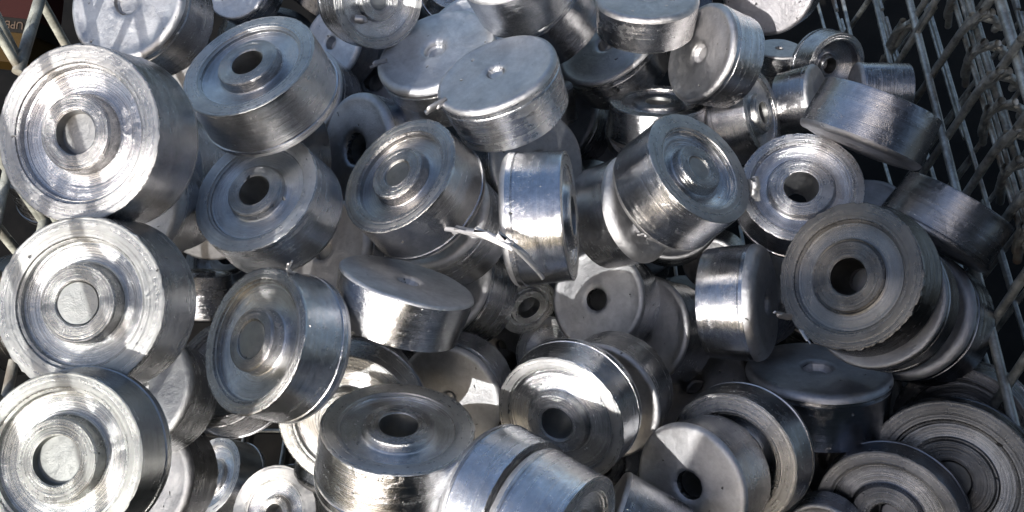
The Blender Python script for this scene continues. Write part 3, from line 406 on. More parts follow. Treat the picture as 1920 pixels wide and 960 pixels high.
 'U42': ('F', (-0.07016, 0.4712, 0.24), (0.0443, -0.7128, 0.7), 0.05700, 0.85, 'disc at the bottom of the heap, glimpsed only through gaps between the upper discs', {'tone': (0.34, 0.34, 0.34)}),
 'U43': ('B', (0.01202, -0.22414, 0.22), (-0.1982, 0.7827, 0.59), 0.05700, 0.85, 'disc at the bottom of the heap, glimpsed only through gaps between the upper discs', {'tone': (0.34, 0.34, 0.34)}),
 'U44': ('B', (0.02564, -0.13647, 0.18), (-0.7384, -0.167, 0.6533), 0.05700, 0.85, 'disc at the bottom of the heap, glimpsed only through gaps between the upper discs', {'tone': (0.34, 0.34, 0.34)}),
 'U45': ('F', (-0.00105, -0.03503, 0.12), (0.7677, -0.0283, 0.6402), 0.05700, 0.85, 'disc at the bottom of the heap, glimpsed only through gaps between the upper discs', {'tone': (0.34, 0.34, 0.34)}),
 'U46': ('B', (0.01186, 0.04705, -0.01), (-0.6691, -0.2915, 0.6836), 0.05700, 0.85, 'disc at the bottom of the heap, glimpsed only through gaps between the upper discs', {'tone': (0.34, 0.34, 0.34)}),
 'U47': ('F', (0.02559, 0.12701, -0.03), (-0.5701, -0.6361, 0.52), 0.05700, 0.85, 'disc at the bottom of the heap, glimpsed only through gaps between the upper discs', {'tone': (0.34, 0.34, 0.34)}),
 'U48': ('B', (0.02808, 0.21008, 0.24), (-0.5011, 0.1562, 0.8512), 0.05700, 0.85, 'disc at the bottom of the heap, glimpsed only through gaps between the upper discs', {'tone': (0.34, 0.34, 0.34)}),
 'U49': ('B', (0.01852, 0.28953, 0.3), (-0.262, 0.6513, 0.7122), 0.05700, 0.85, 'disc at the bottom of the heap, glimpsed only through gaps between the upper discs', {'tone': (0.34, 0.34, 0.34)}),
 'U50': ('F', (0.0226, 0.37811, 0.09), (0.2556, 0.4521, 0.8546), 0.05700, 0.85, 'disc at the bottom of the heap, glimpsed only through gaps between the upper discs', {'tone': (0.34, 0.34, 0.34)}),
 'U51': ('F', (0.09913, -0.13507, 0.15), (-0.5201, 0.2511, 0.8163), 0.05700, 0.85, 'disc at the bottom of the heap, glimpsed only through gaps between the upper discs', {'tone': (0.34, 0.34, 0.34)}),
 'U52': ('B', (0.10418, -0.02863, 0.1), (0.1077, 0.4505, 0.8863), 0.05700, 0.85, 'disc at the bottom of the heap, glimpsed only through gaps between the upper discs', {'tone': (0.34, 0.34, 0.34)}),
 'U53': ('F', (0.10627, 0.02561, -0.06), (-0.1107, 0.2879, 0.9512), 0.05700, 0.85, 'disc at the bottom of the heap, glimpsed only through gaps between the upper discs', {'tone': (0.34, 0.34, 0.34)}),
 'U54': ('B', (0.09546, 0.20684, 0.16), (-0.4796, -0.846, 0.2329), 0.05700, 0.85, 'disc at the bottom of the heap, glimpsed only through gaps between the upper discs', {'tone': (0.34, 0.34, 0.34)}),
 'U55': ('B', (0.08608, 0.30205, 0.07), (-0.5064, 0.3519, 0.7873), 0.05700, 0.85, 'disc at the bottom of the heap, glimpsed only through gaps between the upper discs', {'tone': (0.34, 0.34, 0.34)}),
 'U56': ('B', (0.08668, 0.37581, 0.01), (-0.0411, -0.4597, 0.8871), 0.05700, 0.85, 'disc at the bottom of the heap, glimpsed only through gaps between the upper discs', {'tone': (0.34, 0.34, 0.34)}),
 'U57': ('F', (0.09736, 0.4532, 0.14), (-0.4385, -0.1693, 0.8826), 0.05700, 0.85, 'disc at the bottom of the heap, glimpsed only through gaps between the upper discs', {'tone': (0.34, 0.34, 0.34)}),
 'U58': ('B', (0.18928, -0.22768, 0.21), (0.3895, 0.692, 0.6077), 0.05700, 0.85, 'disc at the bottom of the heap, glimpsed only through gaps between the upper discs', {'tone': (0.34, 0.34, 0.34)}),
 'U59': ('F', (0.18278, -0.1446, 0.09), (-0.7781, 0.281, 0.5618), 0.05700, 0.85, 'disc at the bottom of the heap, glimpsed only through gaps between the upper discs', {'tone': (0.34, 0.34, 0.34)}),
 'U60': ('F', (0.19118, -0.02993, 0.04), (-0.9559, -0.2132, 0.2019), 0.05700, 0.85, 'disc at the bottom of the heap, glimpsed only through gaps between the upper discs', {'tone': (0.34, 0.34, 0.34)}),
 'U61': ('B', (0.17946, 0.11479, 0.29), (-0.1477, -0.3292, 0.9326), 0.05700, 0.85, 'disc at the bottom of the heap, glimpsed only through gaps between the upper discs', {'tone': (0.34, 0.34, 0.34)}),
 'U62': ('B', (0.16745, 0.19796, 0.1), (-0.0648, 0.1076, 0.9921), 0.05700, 0.85, 'disc at the bottom of the heap, glimpsed only through gaps between the upper discs', {'tone': (0.34, 0.34, 0.34)}),
 'U63': ('F', (0.19106, 0.28433, 0.02), (-0.5958, 0.2793, 0.753), 0.05700, 0.85, 'disc at the bottom of the heap, glimpsed only through gaps between the upper discs', {'tone': (0.34, 0.34, 0.34)}),
 'U64': ('B', (0.18741, 0.38531, 0.09), (-0.0543, -0.4074, 0.9116), 0.05700, 0.85, 'disc at the bottom of the heap, glimpsed only through gaps between the upper discs', {'tone': (0.34, 0.34, 0.34)}),
 'U65': ('B', (0.27651, -0.19982, 0.16), (0.2794, -0.5973, 0.7518), 0.05700, 0.85, 'disc at the bottom of the heap, glimpsed only through gaps between the upper discs', {'tone': (0.34, 0.34, 0.34)}),
 'U66': ('B', (0.24666, -0.12279, 0.08), (-0.8955, 0.0485, 0.4425), 0.05700, 0.85, 'disc at the bottom of the heap, glimpsed only through gaps between the upper discs', {'tone': (0.34, 0.34, 0.34)}),
 'U67': ('B', (0.2734, -0.03214, -0.02), (-0.3512, -0.4399, 0.8265), 0.05700, 0.85, 'disc at the bottom of the heap, glimpsed only through gaps between the upper discs', {'tone': (0.34, 0.34, 0.34)}),
 'U68': ('B', (0.26058, 0.04287, 0.24), (-0.7166, 0.1368, 0.6839), 0.05700, 0.85, 'disc at the bottom of the heap, glimpsed only through gaps between the upper discs', {'tone': (0.34, 0.34, 0.34)}),
 'U69': ('B', (0.25564, 0.10628, 0.12), (0.2033, 0.5462, 0.8127), 0.05700, 0.85, 'disc at the bottom of the heap, glimpsed only through gaps between the upper discs', {'tone': (0.34, 0.34, 0.34)}),
 'U70': ('B', (0.24918, 0.20878, 0.24), (0.077, 0.4354, 0.8969), 0.05700, 0.85, 'disc at the bottom of the heap, glimpsed only through gaps between the upper discs', {'tone': (0.34, 0.34, 0.34)}),
 'U71': ('F', (0.27452, 0.27844, 0.1), (0.4881, -0.1835, 0.8533), 0.05700, 0.85, 'disc at the bottom of the heap, glimpsed only through gaps between the upper discs', {'tone': (0.34, 0.34, 0.34)}),
 'U72': ('F', (0.2508, 0.37611, 0.33), (0.9799, -0.0012, 0.1997), 0.05700, 0.85, 'disc at the bottom of the heap, glimpsed only through gaps between the upper discs', {'tone': (0.34, 0.34, 0.34)}),
 'U73': ('B', (0.34318, -0.12755, 0.16), (-0.9106, -0.0336, 0.4118), 0.05700, 0.85, 'disc at the bottom of the heap, glimpsed only through gaps between the upper discs', {'tone': (0.34, 0.34, 0.34)}),
 'U74': ('F', (0.33665, -0.04331, 0.36), (-0.8413, -0.0598, 0.5373), 0.05700, 0.85, 'disc at the bottom of the heap, glimpsed only through gaps between the upper discs', {'tone': (0.34, 0.34, 0.34)}),
 'U75': ('B', (0.3608, 0.04323, 0.19), (0.158, 0.3918, 0.9064), 0.05700, 0.85, 'disc at the bottom of the heap, glimpsed only through gaps between the upper discs', {'tone': (0.34, 0.34, 0.34)}),
 'U76': ('F', (0.44342, -0.14766, 0.14), (-0.2754, 0.0889, 0.9572), 0.05700, 0.85, 'disc at the bottom of the heap, glimpsed only through gaps between the upper discs', {'tone': (0.34, 0.34, 0.34)}),
 'U77': ('F', (0.42054, -0.034, 0.12), (-0.3553, -0.4524, 0.818), 0.05700, 0.85, 'disc at the bottom of the heap, glimpsed only through gaps between the upper discs', {'tone': (0.34, 0.34, 0.34)}),
 'U78': ('F', (0.44214, 0.04858, 0.1), (0.2431, -0.8322, 0.4983), 0.05700, 0.85, 'disc at the bottom of the heap, glimpsed only through gaps between the upper discs', {'tone': (0.34, 0.34, 0.34)}),
 'U79': ('B', (0.42254, 0.13675, 0.13), (-0.0672, -0.824, 0.5626), 0.05700, 0.85, 'disc at the bottom of the heap, glimpsed only through gaps between the upper discs', {'tone': (0.34, 0.34, 0.34)}),
 'U80': ('B', (0.53401, -0.14744, 0.11), (-0.5954, -0.4893, 0.6372), 0.05700, 0.85, 'disc at the bottom of the heap, glimpsed only through gaps between the upper discs', {'tone': (0.34, 0.34, 0.34)}),
}
ROOTS = {k: disc(k, *v) for k, v in DISCS.items()}

# torn flash and chips left on some castings: (disc, points, half-width, half-thickness, twist)
FLASH = [
 ('B43', [(-0.05135, -0.02142, 0.44395), (-0.03198, -0.02996, 0.45629), (-0.0135, -0.0398, 0.46182), (-0.00089, -0.04824, 0.4623), (0.01125, -0.05151, 0.45422), (0.0195, -0.0579, 0.4441), (0.02669, -0.0603, 0.43063)], 0.0038, 0.0014, 0.5),
 ('B49', [(-0.17454, -0.082, 0.47439), (-0.17673, -0.08426, 0.48365), (-0.17589, -0.08464, 0.49055), (-0.17103, -0.084, 0.49574)], 0.0016, 0.0008, 1),
 ('B9', [(-0.06067, 0.10721, 0.47295), (-0.06826, 0.10189, 0.47427), (-0.07478, 0.09619, 0.47534), (-0.08041, 0.09387, 0.47144)], 0.0045, 0.002, 1.2),
 ('B9', [(0.01223, 0.11925, 0.49508), (0.01561, 0.11368, 0.49385), (0.01908, 0.11063, 0.48948)], 0.0035, 0.0008, 0.3),
 ('B10', [(-0.13564, 0.21328, 0.42047), (-0.14253, 0.2088, 0.42471), (-0.14891, 0.20355, 0.42368)], 0.003, 0.001, 0.5),
 ('B41', [(0.12123, 0.05632, 0.36567), (0.12583, 0.0399, 0.36097), (0.14013, 0.02531, 0.36341), (0.14713, 0.02911, 0.37185), (0.15659, 0.03352, 0.37471), (0.15869, 0.03043, 0.3727)], 0.0022, 0.0018, 0.4),
 ('B41', [(0.14013, 0.02531, 0.36341), (0.15864, 0.02176, 0.36111), (0.1756, 0.02097, 0.35464)], 0.002, 0.0015, 0.2),
 ('B29', [(0.22335, -0.10753, 0.45175), (0.21438, -0.11307, 0.46007), (0.20623, -0.11447, 0.46871)], 0.0028, 0.0006, 0.8),
 ('B29', [(0.23499, -0.1191, 0.44424), (0.2358, -0.12619, 0.44679), (0.23772, -0.13194, 0.44782)], 0.0018, 0.0006, 0.8),
 ('B31', [(0.49413, -0.00884, 0.28043), (0.49686, -0.00748, 0.28489), (0.50187, -0.00421, 0.28821)], 0.0032, 0.002, 0.2),
 ('B28', [(0.24238, 0.08418, 0.38407), (0.24547, 0.07629, 0.38371), (0.24332, 0.07089, 0.38021), (0.24777, 0.06701, 0.37292)], 0.0052, 0.0028, 0.9),
 ('B12', [(-0.16181, 0.24729, 0.44844), (-0.15639, 0.2438, 0.45213), (-0.15226, 0.24634, 0.44783)], 0.0045, 0.003, 0),
]
for i, (k, pts, w, th, tw) in enumerate(FLASH):
    ribbon('casting_flash', pts, w, th, M_flash, ROOTS[k], tw, seed=i+3)

# ---------------------------------------------------------------- the wire basket
def wire_mat(name, base, rough, metallic=1.):
    g = N(name); co = g.n('ShaderNodeTexCoord').outputs['Object']
    n1 = g.n('ShaderNodeTexNoise', i_Vector=co, i_Scale=55., i_Detail=5., i_Roughness=.7).outputs[0]
    n2 = g.n('ShaderNodeTexNoise', i_Vector=co, i_Scale=9., i_Detail=3.).outputs[0]
    c = g.n('ShaderNodeMix', data_type='RGBA', i_0=g.ramp(n1, [(.42, 0.), (.62, 1.)]), i_6=tuple(b*.5 for b in base)+(1,), i_7=(*base, 1)).outputs[2]
    c = g.n('ShaderNodeMix', data_type='RGBA', i_0=g.ramp(n2, [(.56, 0.), (.70, .7)]), i_6=c, i_7=(.16, .085, .045, 1)).outputs[2]
    g.link(c, g.b.inputs['Base Color']); g.b.inputs['Metallic'].default_value = metallic
    g.link(g.n('ShaderNodeMapRange', i_0=n1, i_3=rough-.12, i_4=rough+.15).outputs[0], g.b.inputs['Roughness'])
    g.link(g.n('ShaderNodeBump', i_Strength=.5, i_Distance=.0006, i_Height=n1).outputs[0], g.b.inputs['Normal'])
    return g.m
M_wire = wire_mat('zinc_wire', (.44, .46, .45), .42, .6)
M_white = wire_mat('pale_coated_wire', (.50, .51, .45), .45, .2)
def tube(name, pts, r, mat, parent, seg=12, smooth_path=True, sub=6):
    P = [Vector(p) for p in pts]; dense = []
    if smooth_path and len(P) > 2:
        for i in range(len(P)-1):
            p0 = P[max(0, i-1)]; p1 = P[i]; p2 = P[i+1]; p3 = P[min(len(P)-1, i+2)]
            for k in range(sub):
                u = k/sub; dense.append(.5*((2*p1)+(p2-p0)*u+(2*p0-5*p1+4*p2-p3)*u*u+(3*p1-3*p2+p0-p3)*u**3))
        dense.append(P[-1])
    else:
        dense = []
        for a, b in zip(P, P[1:]): dense += [a.lerp(b, k/10) for k in range(10)]
        dense.append(P[-1])
    vs, fs = [], []; up = Vector((.31, .2, .93))
    for i, p in enumerate(dense):
        d = (dense[min(i+1, len(dense)-1)]-dense[max(i-1, 0)]).normalized()
        s = d.cross(up).normalized(); u = s.cross(d).normalized(); up = u
        rr = r*(1+.05*pnoise(p*40))
        for c in range(seg):
            a = 2*math.pi*c/seg; vs.append(tuple(p+(s*math.cos(a)+u*math.sin(a))*rr))
    for i in range(len(dense)-1):
        for c in range(seg):
            fs.append((i*seg+c, (i+1)*seg+c, (i+1)*seg+(c+1) % seg, i*seg+(c+1) % seg))
    fs.append(tuple(range(seg))); fs.append(tuple((len(dense)-1)*seg+c for c in range(seg-1, -1, -1)))
    return mesh_obj(name, vs, fs, mat, parent, sharp=60)
basket = empty('wire_basket', (0, 0, 0))
tag(basket, 'welded wire basket holding the discs, looped zinc wires at right', 'wire basket')
WIRES = [
 ('long_wire', 'z', 0.0048, [(0.5561, 0.5451, 0.2855), (0.5481, 0.4773, 0.2868), (0.5148, 0.1945, 0.2921), (0.4814, -0.0883, 0.2974), (0.4734, -0.1562, 0.2987)]),
 ('long_wire', 'z', 0.0038, [(0.5611, 0.6014, 0.1999), (0.5588, 0.5822, 0.201), (0.5495, 0.5023, 0.2057), (0.5401, 0.4224, 0.2103), (0.5379, 0.4032, 0.2114)]),
 ('long_wire', 'z', 0.0033, [(0.5734, 0.7224, 0.1004), (0.5712, 0.7035, 0.1019), (0.562, 0.6249, 0.1082), (0.5528, 0.5462, 0.1145), (0.5506, 0.5273, 0.116)]),
 ('long_wire', 'z', 0.003, [(0.5834, 0.824, 0.0021), (0.5815, 0.8069, 0.0049), (0.5733, 0.7359, 0.0167), (0.5651, 0.6648, 0.0285), (0.5632, 0.6478, 0.0314)]),
 ('long_wire', 'z', 0.0056, [(0.5323, 0.317, 0.4451), (0.5285, 0.2843, 0.4444), (0.5123, 0.1481, 0.4417), (0.4961, 0.0119, 0.439), (0.4922, -0.0208, 0.4383)]),
 ('long_wire', 'z', 0.0032, [(0.5534, 0.4407, 0.3619), (0.5479, 0.3945, 0.3625), (0.5252, 0.2022, 0.3651), (0.5025, 0.0098, 0.3677), (0.4971, -0.0364, 0.3684)]),
 ('long_wire', 'z', 0.0026, [(0.5543, 0.4294, 0.3725), (0.5487, 0.382, 0.3726), (0.5253, 0.1847, 0.3733), (0.502, -0.0126, 0.374), (0.4964, -0.06, 0.3741)]),
 ('long_wire', 'z', 0.004, [(0.5551, 0.4179, 0.3799), (0.5497, 0.3722, 0.3806), (0.5272, 0.1819, 0.3834), (0.5048, -0.0085, 0.3863), (0.4994, -0.0541, 0.387)]),
 ('long_wire', 'z', 0.004, [(0.5259, 0.2544, 0.4946), (0.5222, 0.2233, 0.4943), (0.5069, 0.094, 0.493), (0.4916, -0.0354, 0.4917), (0.4879, -0.0665, 0.4914)]),
 ('looped_wire', 'z', 0.0044, [(0.5739, 0.5059, 0.401), (0.5639, 0.5031, 0.4177), (0.5527, 0.5115, 0.4152), (0.5477, 0.5228, 0.4003), (0.5512, 0.5402, 0.3718), (0.5617, 0.5683, 0.3279), (0.567, 0.5872, 0.2758), (0.5703, 0.6121, 0.1971), (0.577, 0.6559, 0.0681)]),
 ('cross_wire', 'z', 0.0046, [(0.5543, 0.4849, 0.552), (0.555, 0.5003, 0.495), (0.5533, 0.5124, 0.4392), (0.554, 0.5253, 0.3972), (0.5715, 0.5589, 0.3671)]),
 ('looped_wire', 'z', 0.0042, [(0.5674, 0.4506, 0.3991), (0.555, 0.4455, 0.4161), (0.5462, 0.4565, 0.4115), (0.5424, 0.4696, 0.3963), (0.5493, 0.4898, 0.3695), (0.5652, 0.5113, 0.3344), (0.5844, 0.5254, 0.3032)]),
 ('looped_wire', 'z', 0.0044, [(0.5604, 0.3913, 0.3996), (0.5504, 0.3893, 0.4161), (0.539, 0.3951, 0.4148), (0.5336, 0.403, 0.4013), (0.5366, 0.4159, 0.3745), (0.5464, 0.4375, 0.333), (0.5509, 0.4496, 0.2843), (0.5532, 0.4643, 0.2118), (0.558, 0.491, 0.094)]),
 ('cross_wire', 'z', 0.0046, [(0.5423, 0.3842, 0.544), (0.5422, 0.3926, 0.4898), (0.5398, 0.3981, 0.4373), (0.5399, 0.4056, 0.3979), (0.5567, 0.434, 0.3685)]),
 ('looped_wire', 'z', 0.0042, [(0.5545, 0.3422, 0.3979), (0.5423, 0.3381, 0.4149), (0.5331, 0.3463, 0.4113), (0.529, 0.3561, 0.3974), (0.5354, 0.372, 0.372), (0.5508, 0.3893, 0.3379), (0.5697, 0.401, 0.3071)]),
 ('looped_wire', 'z', 0.0044, [(0.5483, 0.2896, 0.3984), (0.5384, 0.2884, 0.4148), (0.5268, 0.2924, 0.4144), (0.5211, 0.2977, 0.4022), (0.5237, 0.3069, 0.3769), (0.5329, 0.3232, 0.3374), (0.5369, 0.3301, 0.2917), (0.5383, 0.337, 0.2244), (0.5418, 0.3506, 0.116)]),
 ('cross_wire', 'z', 0.0046, [(0.5314, 0.2939, 0.5369), (0.5307, 0.2968, 0.4852), (0.5278, 0.2969, 0.4356), (0.5274, 0.3002, 0.3985), (0.5438, 0.3242, 0.3698)]),
 ('looped_wire', 'z', 0.0042, [(0.5431, 0.2458, 0.3968), (0.531, 0.2425, 0.4137), (0.5216, 0.2488, 0.4111), (0.5171, 0.2558, 0.3985), (0.5231, 0.2683, 0.3741), (0.5382, 0.282, 0.341), (0.5568, 0.2914, 0.3106)]),
 ('looped_wire', 'z', 0.0044, [(0.5376, 0.1988, 0.3973), (0.5277, 0.1983, 0.4135), (0.516, 0.201, 0.414), (0.5101, 0.2042, 0.403), (0.5124, 0.2106, 0.379), (0.5211, 0.2224, 0.3413), (0.5246, 0.2252, 0.2981), (0.5254, 0.2261, 0.2353), (0.5279, 0.2297, 0.1349)]),
 ('cross_wire', 'z', 0.0046, [(0.5217, 0.2124, 0.5304), (0.5205, 0.2108, 0.4811), (0.5171, 0.2067, 0.4341), (0.5164, 0.2067, 0.399), (0.5323, 0.2268, 0.3709)]),
 ('looped_wire', 'z', 0.0042, [(0.5329, 0.1594, 0.3958), (0.5208, 0.157, 0.4127), (0.5113, 0.1617, 0.4109), (0.5066, 0.1667, 0.3994), (0.5123, 0.1762, 0.3761), (0.527, 0.1869, 0.3437), (0.5454, 0.1942, 0.3136)]),
 ('looped_wire', 'z', 0.0044, [(0.5279, 0.1173, 0.3964), (0.5182, 0.1174, 0.4124), (0.5063, 0.1191, 0.4137), (0.5003, 0.1208, 0.4037), (0.5023, 0.1248, 0.3809), (0.5106, 0.133, 0.3447), (0.5137, 0.1325, 0.3039), (0.5141, 0.1286, 0.245), (0.5158, 0.1245, 0.1514)]),
 ('cross_wire', 'z', 0.0046, [(0.5128, 0.1386, 0.5246), (0.5113, 0.1332, 0.4773), (0.5075, 0.1258, 0.4328), (0.5065, 0.1231, 0.3995), (0.522, 0.1399, 0.3718)]),
 ('looped_wire', 'z', 0.0042, [(0.5236, 0.0816, 0.3949), (0.5117, 0.0801, 0.4118), (0.502, 0.0836, 0.4108), (0.4972, 0.0869, 0.4002), (0.5026, 0.094, 0.3778), (0.517, 0.102, 0.3462), (0.5352, 0.1074, 0.3164)]),
 ('looped_wire', 'z', 0.0044, [(0.5191, 0.0436, 0.3955), (0.5095, 0.0444, 0.4114), (0.4976, 0.0454, 0.4134), (0.4914, 0.0459, 0.4044), (0.4932, 0.0479, 0.3826), (0.5012, 0.0531, 0.3478), (0.5041, 0.0499, 0.309), (0.5041, 0.0422, 0.2535), (0.5051, 0.0321, 0.1659)]),
 ('cross_wire', 'z', 0.0046, [(0.5048, 0.0713, 0.5193), (0.5029, 0.063, 0.474), (0.4988, 0.0529, 0.4315), (0.4976, 0.048, 0.3999), (0.5128, 0.0618, 0.3727)]),
 ('looped_wire', 'z', 0.0042, [(0.5153, 0.0112, 0.3942), (0.5035, 0.0104, 0.411), (0.4937, 0.0131, 0.4106), (0.4887, 0.0151, 0.4009), (0.4939, 0.0202, 0.3793), (0.508, 0.0258, 0.3484), (0.526, 0.0294, 0.3188)]),
 ('looped_wire', 'z', 0.0044, [(0.5112, -0.0233, 0.3947), (0.5016, -0.0219, 0.4105), (0.4897, -0.0213, 0.4132), (0.4834, -0.0217, 0.4049), (0.4851, -0.0214, 0.3841), (0.4928, -0.0187, 0.3505), (0.4954, -0.0242, 0.3135), (0.4951, -0.0348, 0.2611), (0.4957, -0.0496, 0.1787)]),
 ('cross_wire', 'z', 0.0046, [(0.4974, 0.0099, 0.5144), (0.4952, -0.001, 0.4709), (0.491, -0.0132, 0.4304), (0.4896, -0.0199, 0.4003), (0.5045, -0.0087, 0.3735)]),
 ('looped_wire', 'z', 0.0042, [(0.5077, -0.0529, 0.3934), (0.496, -0.0529, 0.4102), (0.4861, -0.0508, 0.4105), (0.481, -0.0499, 0.4016), (0.486, -0.0466, 0.3807), (0.4999, -0.043, 0.3503), (0.5177, -0.0411, 0.321)]),
 ('looped_wire', 'z', 0.0044, [(0.504, -0.0843, 0.394), (0.4945, -0.0823, 0.4097), (0.4825, -0.082, 0.4129), (0.4762, -0.0831, 0.4055), (0.4777, -0.0841, 0.3855), (0.4851, -0.0837, 0.353), (0.4876, -0.0909, 0.3177), (0.4871, -0.1039, 0.268), (0.4873, -0.1225, 0.1901)]),
 ('cross_wire', 'z', 0.0046, [(0.4906, -0.0466, 0.5099), (0.4883, -0.0595, 0.4681), (0.4838, -0.0735, 0.4294), (0.4823, -0.0816, 0.4007), (0.4969, -0.0727, 0.3742)]),
 ('looped_wire', 'z', 0.0042, [(0.5008, -0.1114, 0.3928), (0.4891, -0.1107, 0.4096), (0.4792, -0.1091, 0.4104), (0.474, -0.109, 0.4022), (0.4789, -0.1072, 0.382), (0.4926, -0.1055, 0.3521), (0.5102, -0.105, 0.323)]),
 ('long_wire', 'z', 0.003, [(0.7755, 1.8096, -0.7576), (0.6917, 1.0648, -0.5406), (0.6242, 0.4593, -0.3339), (0.5832, 0.0944, -0.2264)]),
 ('long_wire', 'z', 0.003, [(0.7256, 1.3217, -0.3687), (0.6658, 0.7978, -0.26), (0.6132, 0.3333, -0.14), (0.5789, 0.0323, -0.076)]),
 ('long_wire', 'z', 0.003, [(0.6936, 1.0091, -0.1194), (0.6477, 0.6122, -0.0649), (0.605, 0.239, 0.0053), (0.5755, -0.0164, 0.042)]),
 ('long_wire', 'z', 0.003, [(0.6713, 0.7916, 0.054), (0.6344, 0.4757, 0.0786), (0.5985, 0.1656, 0.1182), (0.5728, -0.0556, 0.1371)]),
 ('long_wire', 'z', 0.003, [(0.6549, 0.6315, 0.1816), (0.6242, 0.3711, 0.1885), (0.5934, 0.1069, 0.2086), (0.5705, -0.0879, 0.2153)]),
 ('long_wire', 'z', 0.003, [(0.6424, 0.5088, 0.2795), (0.6162, 0.2883, 0.2755), (0.5892, 0.059, 0.2825), (0.5686, -0.1149, 0.2808)]),
 ('long_wire', 'z', 0.003, [(0.6324, 0.4118, 0.3568), (0.6097, 0.2213, 0.346), (0.5857, 0.019, 0.344), (0.567, -0.1379, 0.3364)]),
 ('long_wire', 'z', 0.003, [(0.6244, 0.3331, 0.4196), (0.6043, 0.1658, 0.4043), (0.5828, -0.0148, 0.3961), (0.5656, -0.1576, 0.3843)]),
 ('cross_wire', 'z', 0.003, [(0.6646, 0.6183, 0.4936), (0.6689, 0.6846, 0.3132), (0.6724, 0.7603, 0.0435)]),
 ('cross_wire', 'z', 0.003, [(0.6533, 0.5286, 0.4558), (0.6553, 0.5772, 0.2722), (0.6559, 0.6276, 0.0003)]),
 ('cross_wire', 'z', 0.003, [(0.6423, 0.4419, 0.4194), (0.6424, 0.4741, 0.2329), (0.6401, 0.5013, -0.0409)]),
 ('cross_wire', 'z', 0.003, [(0.6317, 0.3581, 0.3841), (0.6299, 0.375, 0.1951), (0.6251, 0.3809, -0.0802)]),
 ('cross_wire', 'z', 0.003, [(0.6214, 0.277, 0.35), (0.6179, 0.2796, 0.1588), (0.6107, 0.266, -0.1176)]),
 ('cross_wire', 'z', 0.003, [(0.6114, 0.1985, 0.317), (0.6063, 0.1878, 0.1238), (0.597, 0.1563, -0.1534)]),
 ('cross_wire', 'z', 0.003, [(0.6018, 0.1225, 0.2851), (0.5952, 0.0994, 0.09), (0.5839, 0.0514, -0.1875)]),
 ('cross_wire', 'z', 0.003, [(0.5925, 0.0488, 0.2541), (0.5845, 0.0142, 0.0575), (0.5714, -0.049, -0.2203)]),
 ('cross_wire', 'z', 0.003, [(0.5834, -0.0226, 0.2241), (0.5741, -0.068, 0.0262), (0.5594, -0.1452, -0.2516)]),
 ('cross_wire', 'z', 0.003, [(0.5747, -0.0918, 0.1949), (0.5641, -0.1473, -0.0041), (0.5479, -0.2375, -0.2817)]),
 ('cross_wire', 'z', 0.003, [(0.5661, -0.159, 0.1667), (0.5545, -0.224, -0.0333), (0.5369, -0.326, -0.3105)]),
 ('cross_wire', 'z', 0.003, [(0.5579, -0.2243, 0.1392), (0.5451, -0.298, -0.0615), (0.5263, -0.411, -0.3382)]),
 ('looped_wire', 'z', 0.0044, [(0.5539, 0.4449, 0.2642), (0.5442, 0.4472, 0.2679), (0.541, 0.4574, 0.2496), (0.5457, 0.4682, 0.2183), (0.551, 0.4674, 0.1883), (0.5547, 0.4721, 0.1405)]),
 ('cross_wire', 'z', 0.0044, [(0.5416, 0.4112, 0.349), (0.5408, 0.412, 0.3074), (0.5402, 0.4151, 0.2567), (0.5444, 0.4259, 0.2018), (0.5513, 0.4515, 0.0921)]),
 ('long_wire', 'w', 0.0052, [(-0.45, 0.2196, 0.5169), (-0.45, 0.1663, 0.508), (-0.45, 0.1171, 0.4998)]),
 ('long_wire', 'w', 0.0045, [(-0.45, 0.0716, 0.4044), (-0.45, -0.0537, 0.3745), (-0.45, -0.1694, 0.347)]),
 ('long_wire', 'w', 0.004, [(-0.45, 0.0867, 0.4785), (-0.45, 0.026, 0.4612), (-0.45, -0.0301, 0.4452)]),
 ('cross_wire', 'w', 0.0048, [(-0.456, 0.1463, 0.5603), (-0.456, 0.1371, 0.5164), (-0.456, 0.128, 0.4725)]),
 ('cross_wire', 'w', 0.0045, [(-0.456, 0.2113, 0.5294), (-0.456, 0.2075, 0.4727), (-0.456, 0.2038, 0.416)]),
 ('cross_wire', 'w', 0.0045, [(-0.456, -0.0105, 0.4713), (-0.456, -0.0145, 0.4098), (-0.456, -0.0185, 0.3484)]),
 ('cross_wire', 'w', 0.004, [(-0.456, 0.0528, 0.4094), (-0.456, 0.0439, 0.3542), (-0.456, 0.035, 0.2989)]),
 ('cross_wire', 'w', 0.0042, [(-0.455, -0.34, 0.1), (-0.45, -0.31, 0.4), (-0.45, -0.28, 0.72)]),
 ('cross_wire', 'w', 0.0042, [(-0.455, -0.255, 0.1), (-0.45, -0.225, 0.4), (-0.45, -0.195, 0.72)]),
 ('cross_wire', 'w', 0.0042, [(-0.455, -0.17, 0.1), (-0.45, -0.14, 0.4), (-0.45, -0.11, 0.72)]),
 ('cross_wire', 'w', 0.0042, [(-0.455, -0.085, 0.1), (-0.45, -0.055, 0.4), (-0.45, -0.025, 0.72)]),
 ('cross_wire', 'w', 0.0042, [(-0.455, 0.0, 0.1), (-0.45, 0.03, 0.4), (-0.45, 0.06, 0.72)]),
 ('cross_wire', 'w', 0.0042, [(-0.455, 0.085, 0.1), (-0.45, 0.115, 0.4), (-0.45, 0.145, 0.72)]),
 ('long_wire', 'w', 0.0045, [(-0.45, -0.5, 0.6), (-0.452, 0.0, 0.6), (-0.45, 0.6, 0.6)]),
 ('long_wire', 'w', 0.0045, [(-0.45, -0.5, 0.68), (-0.452, 0.0, 0.68), (-0.45, 0.6, 0.68)]),
 ('long_wire', 'w', 0.0045, [(-0.45, -0.5, 0.76), (-0.452, 0.0, 0.76), (-0.45, 0.6, 0.76)]),
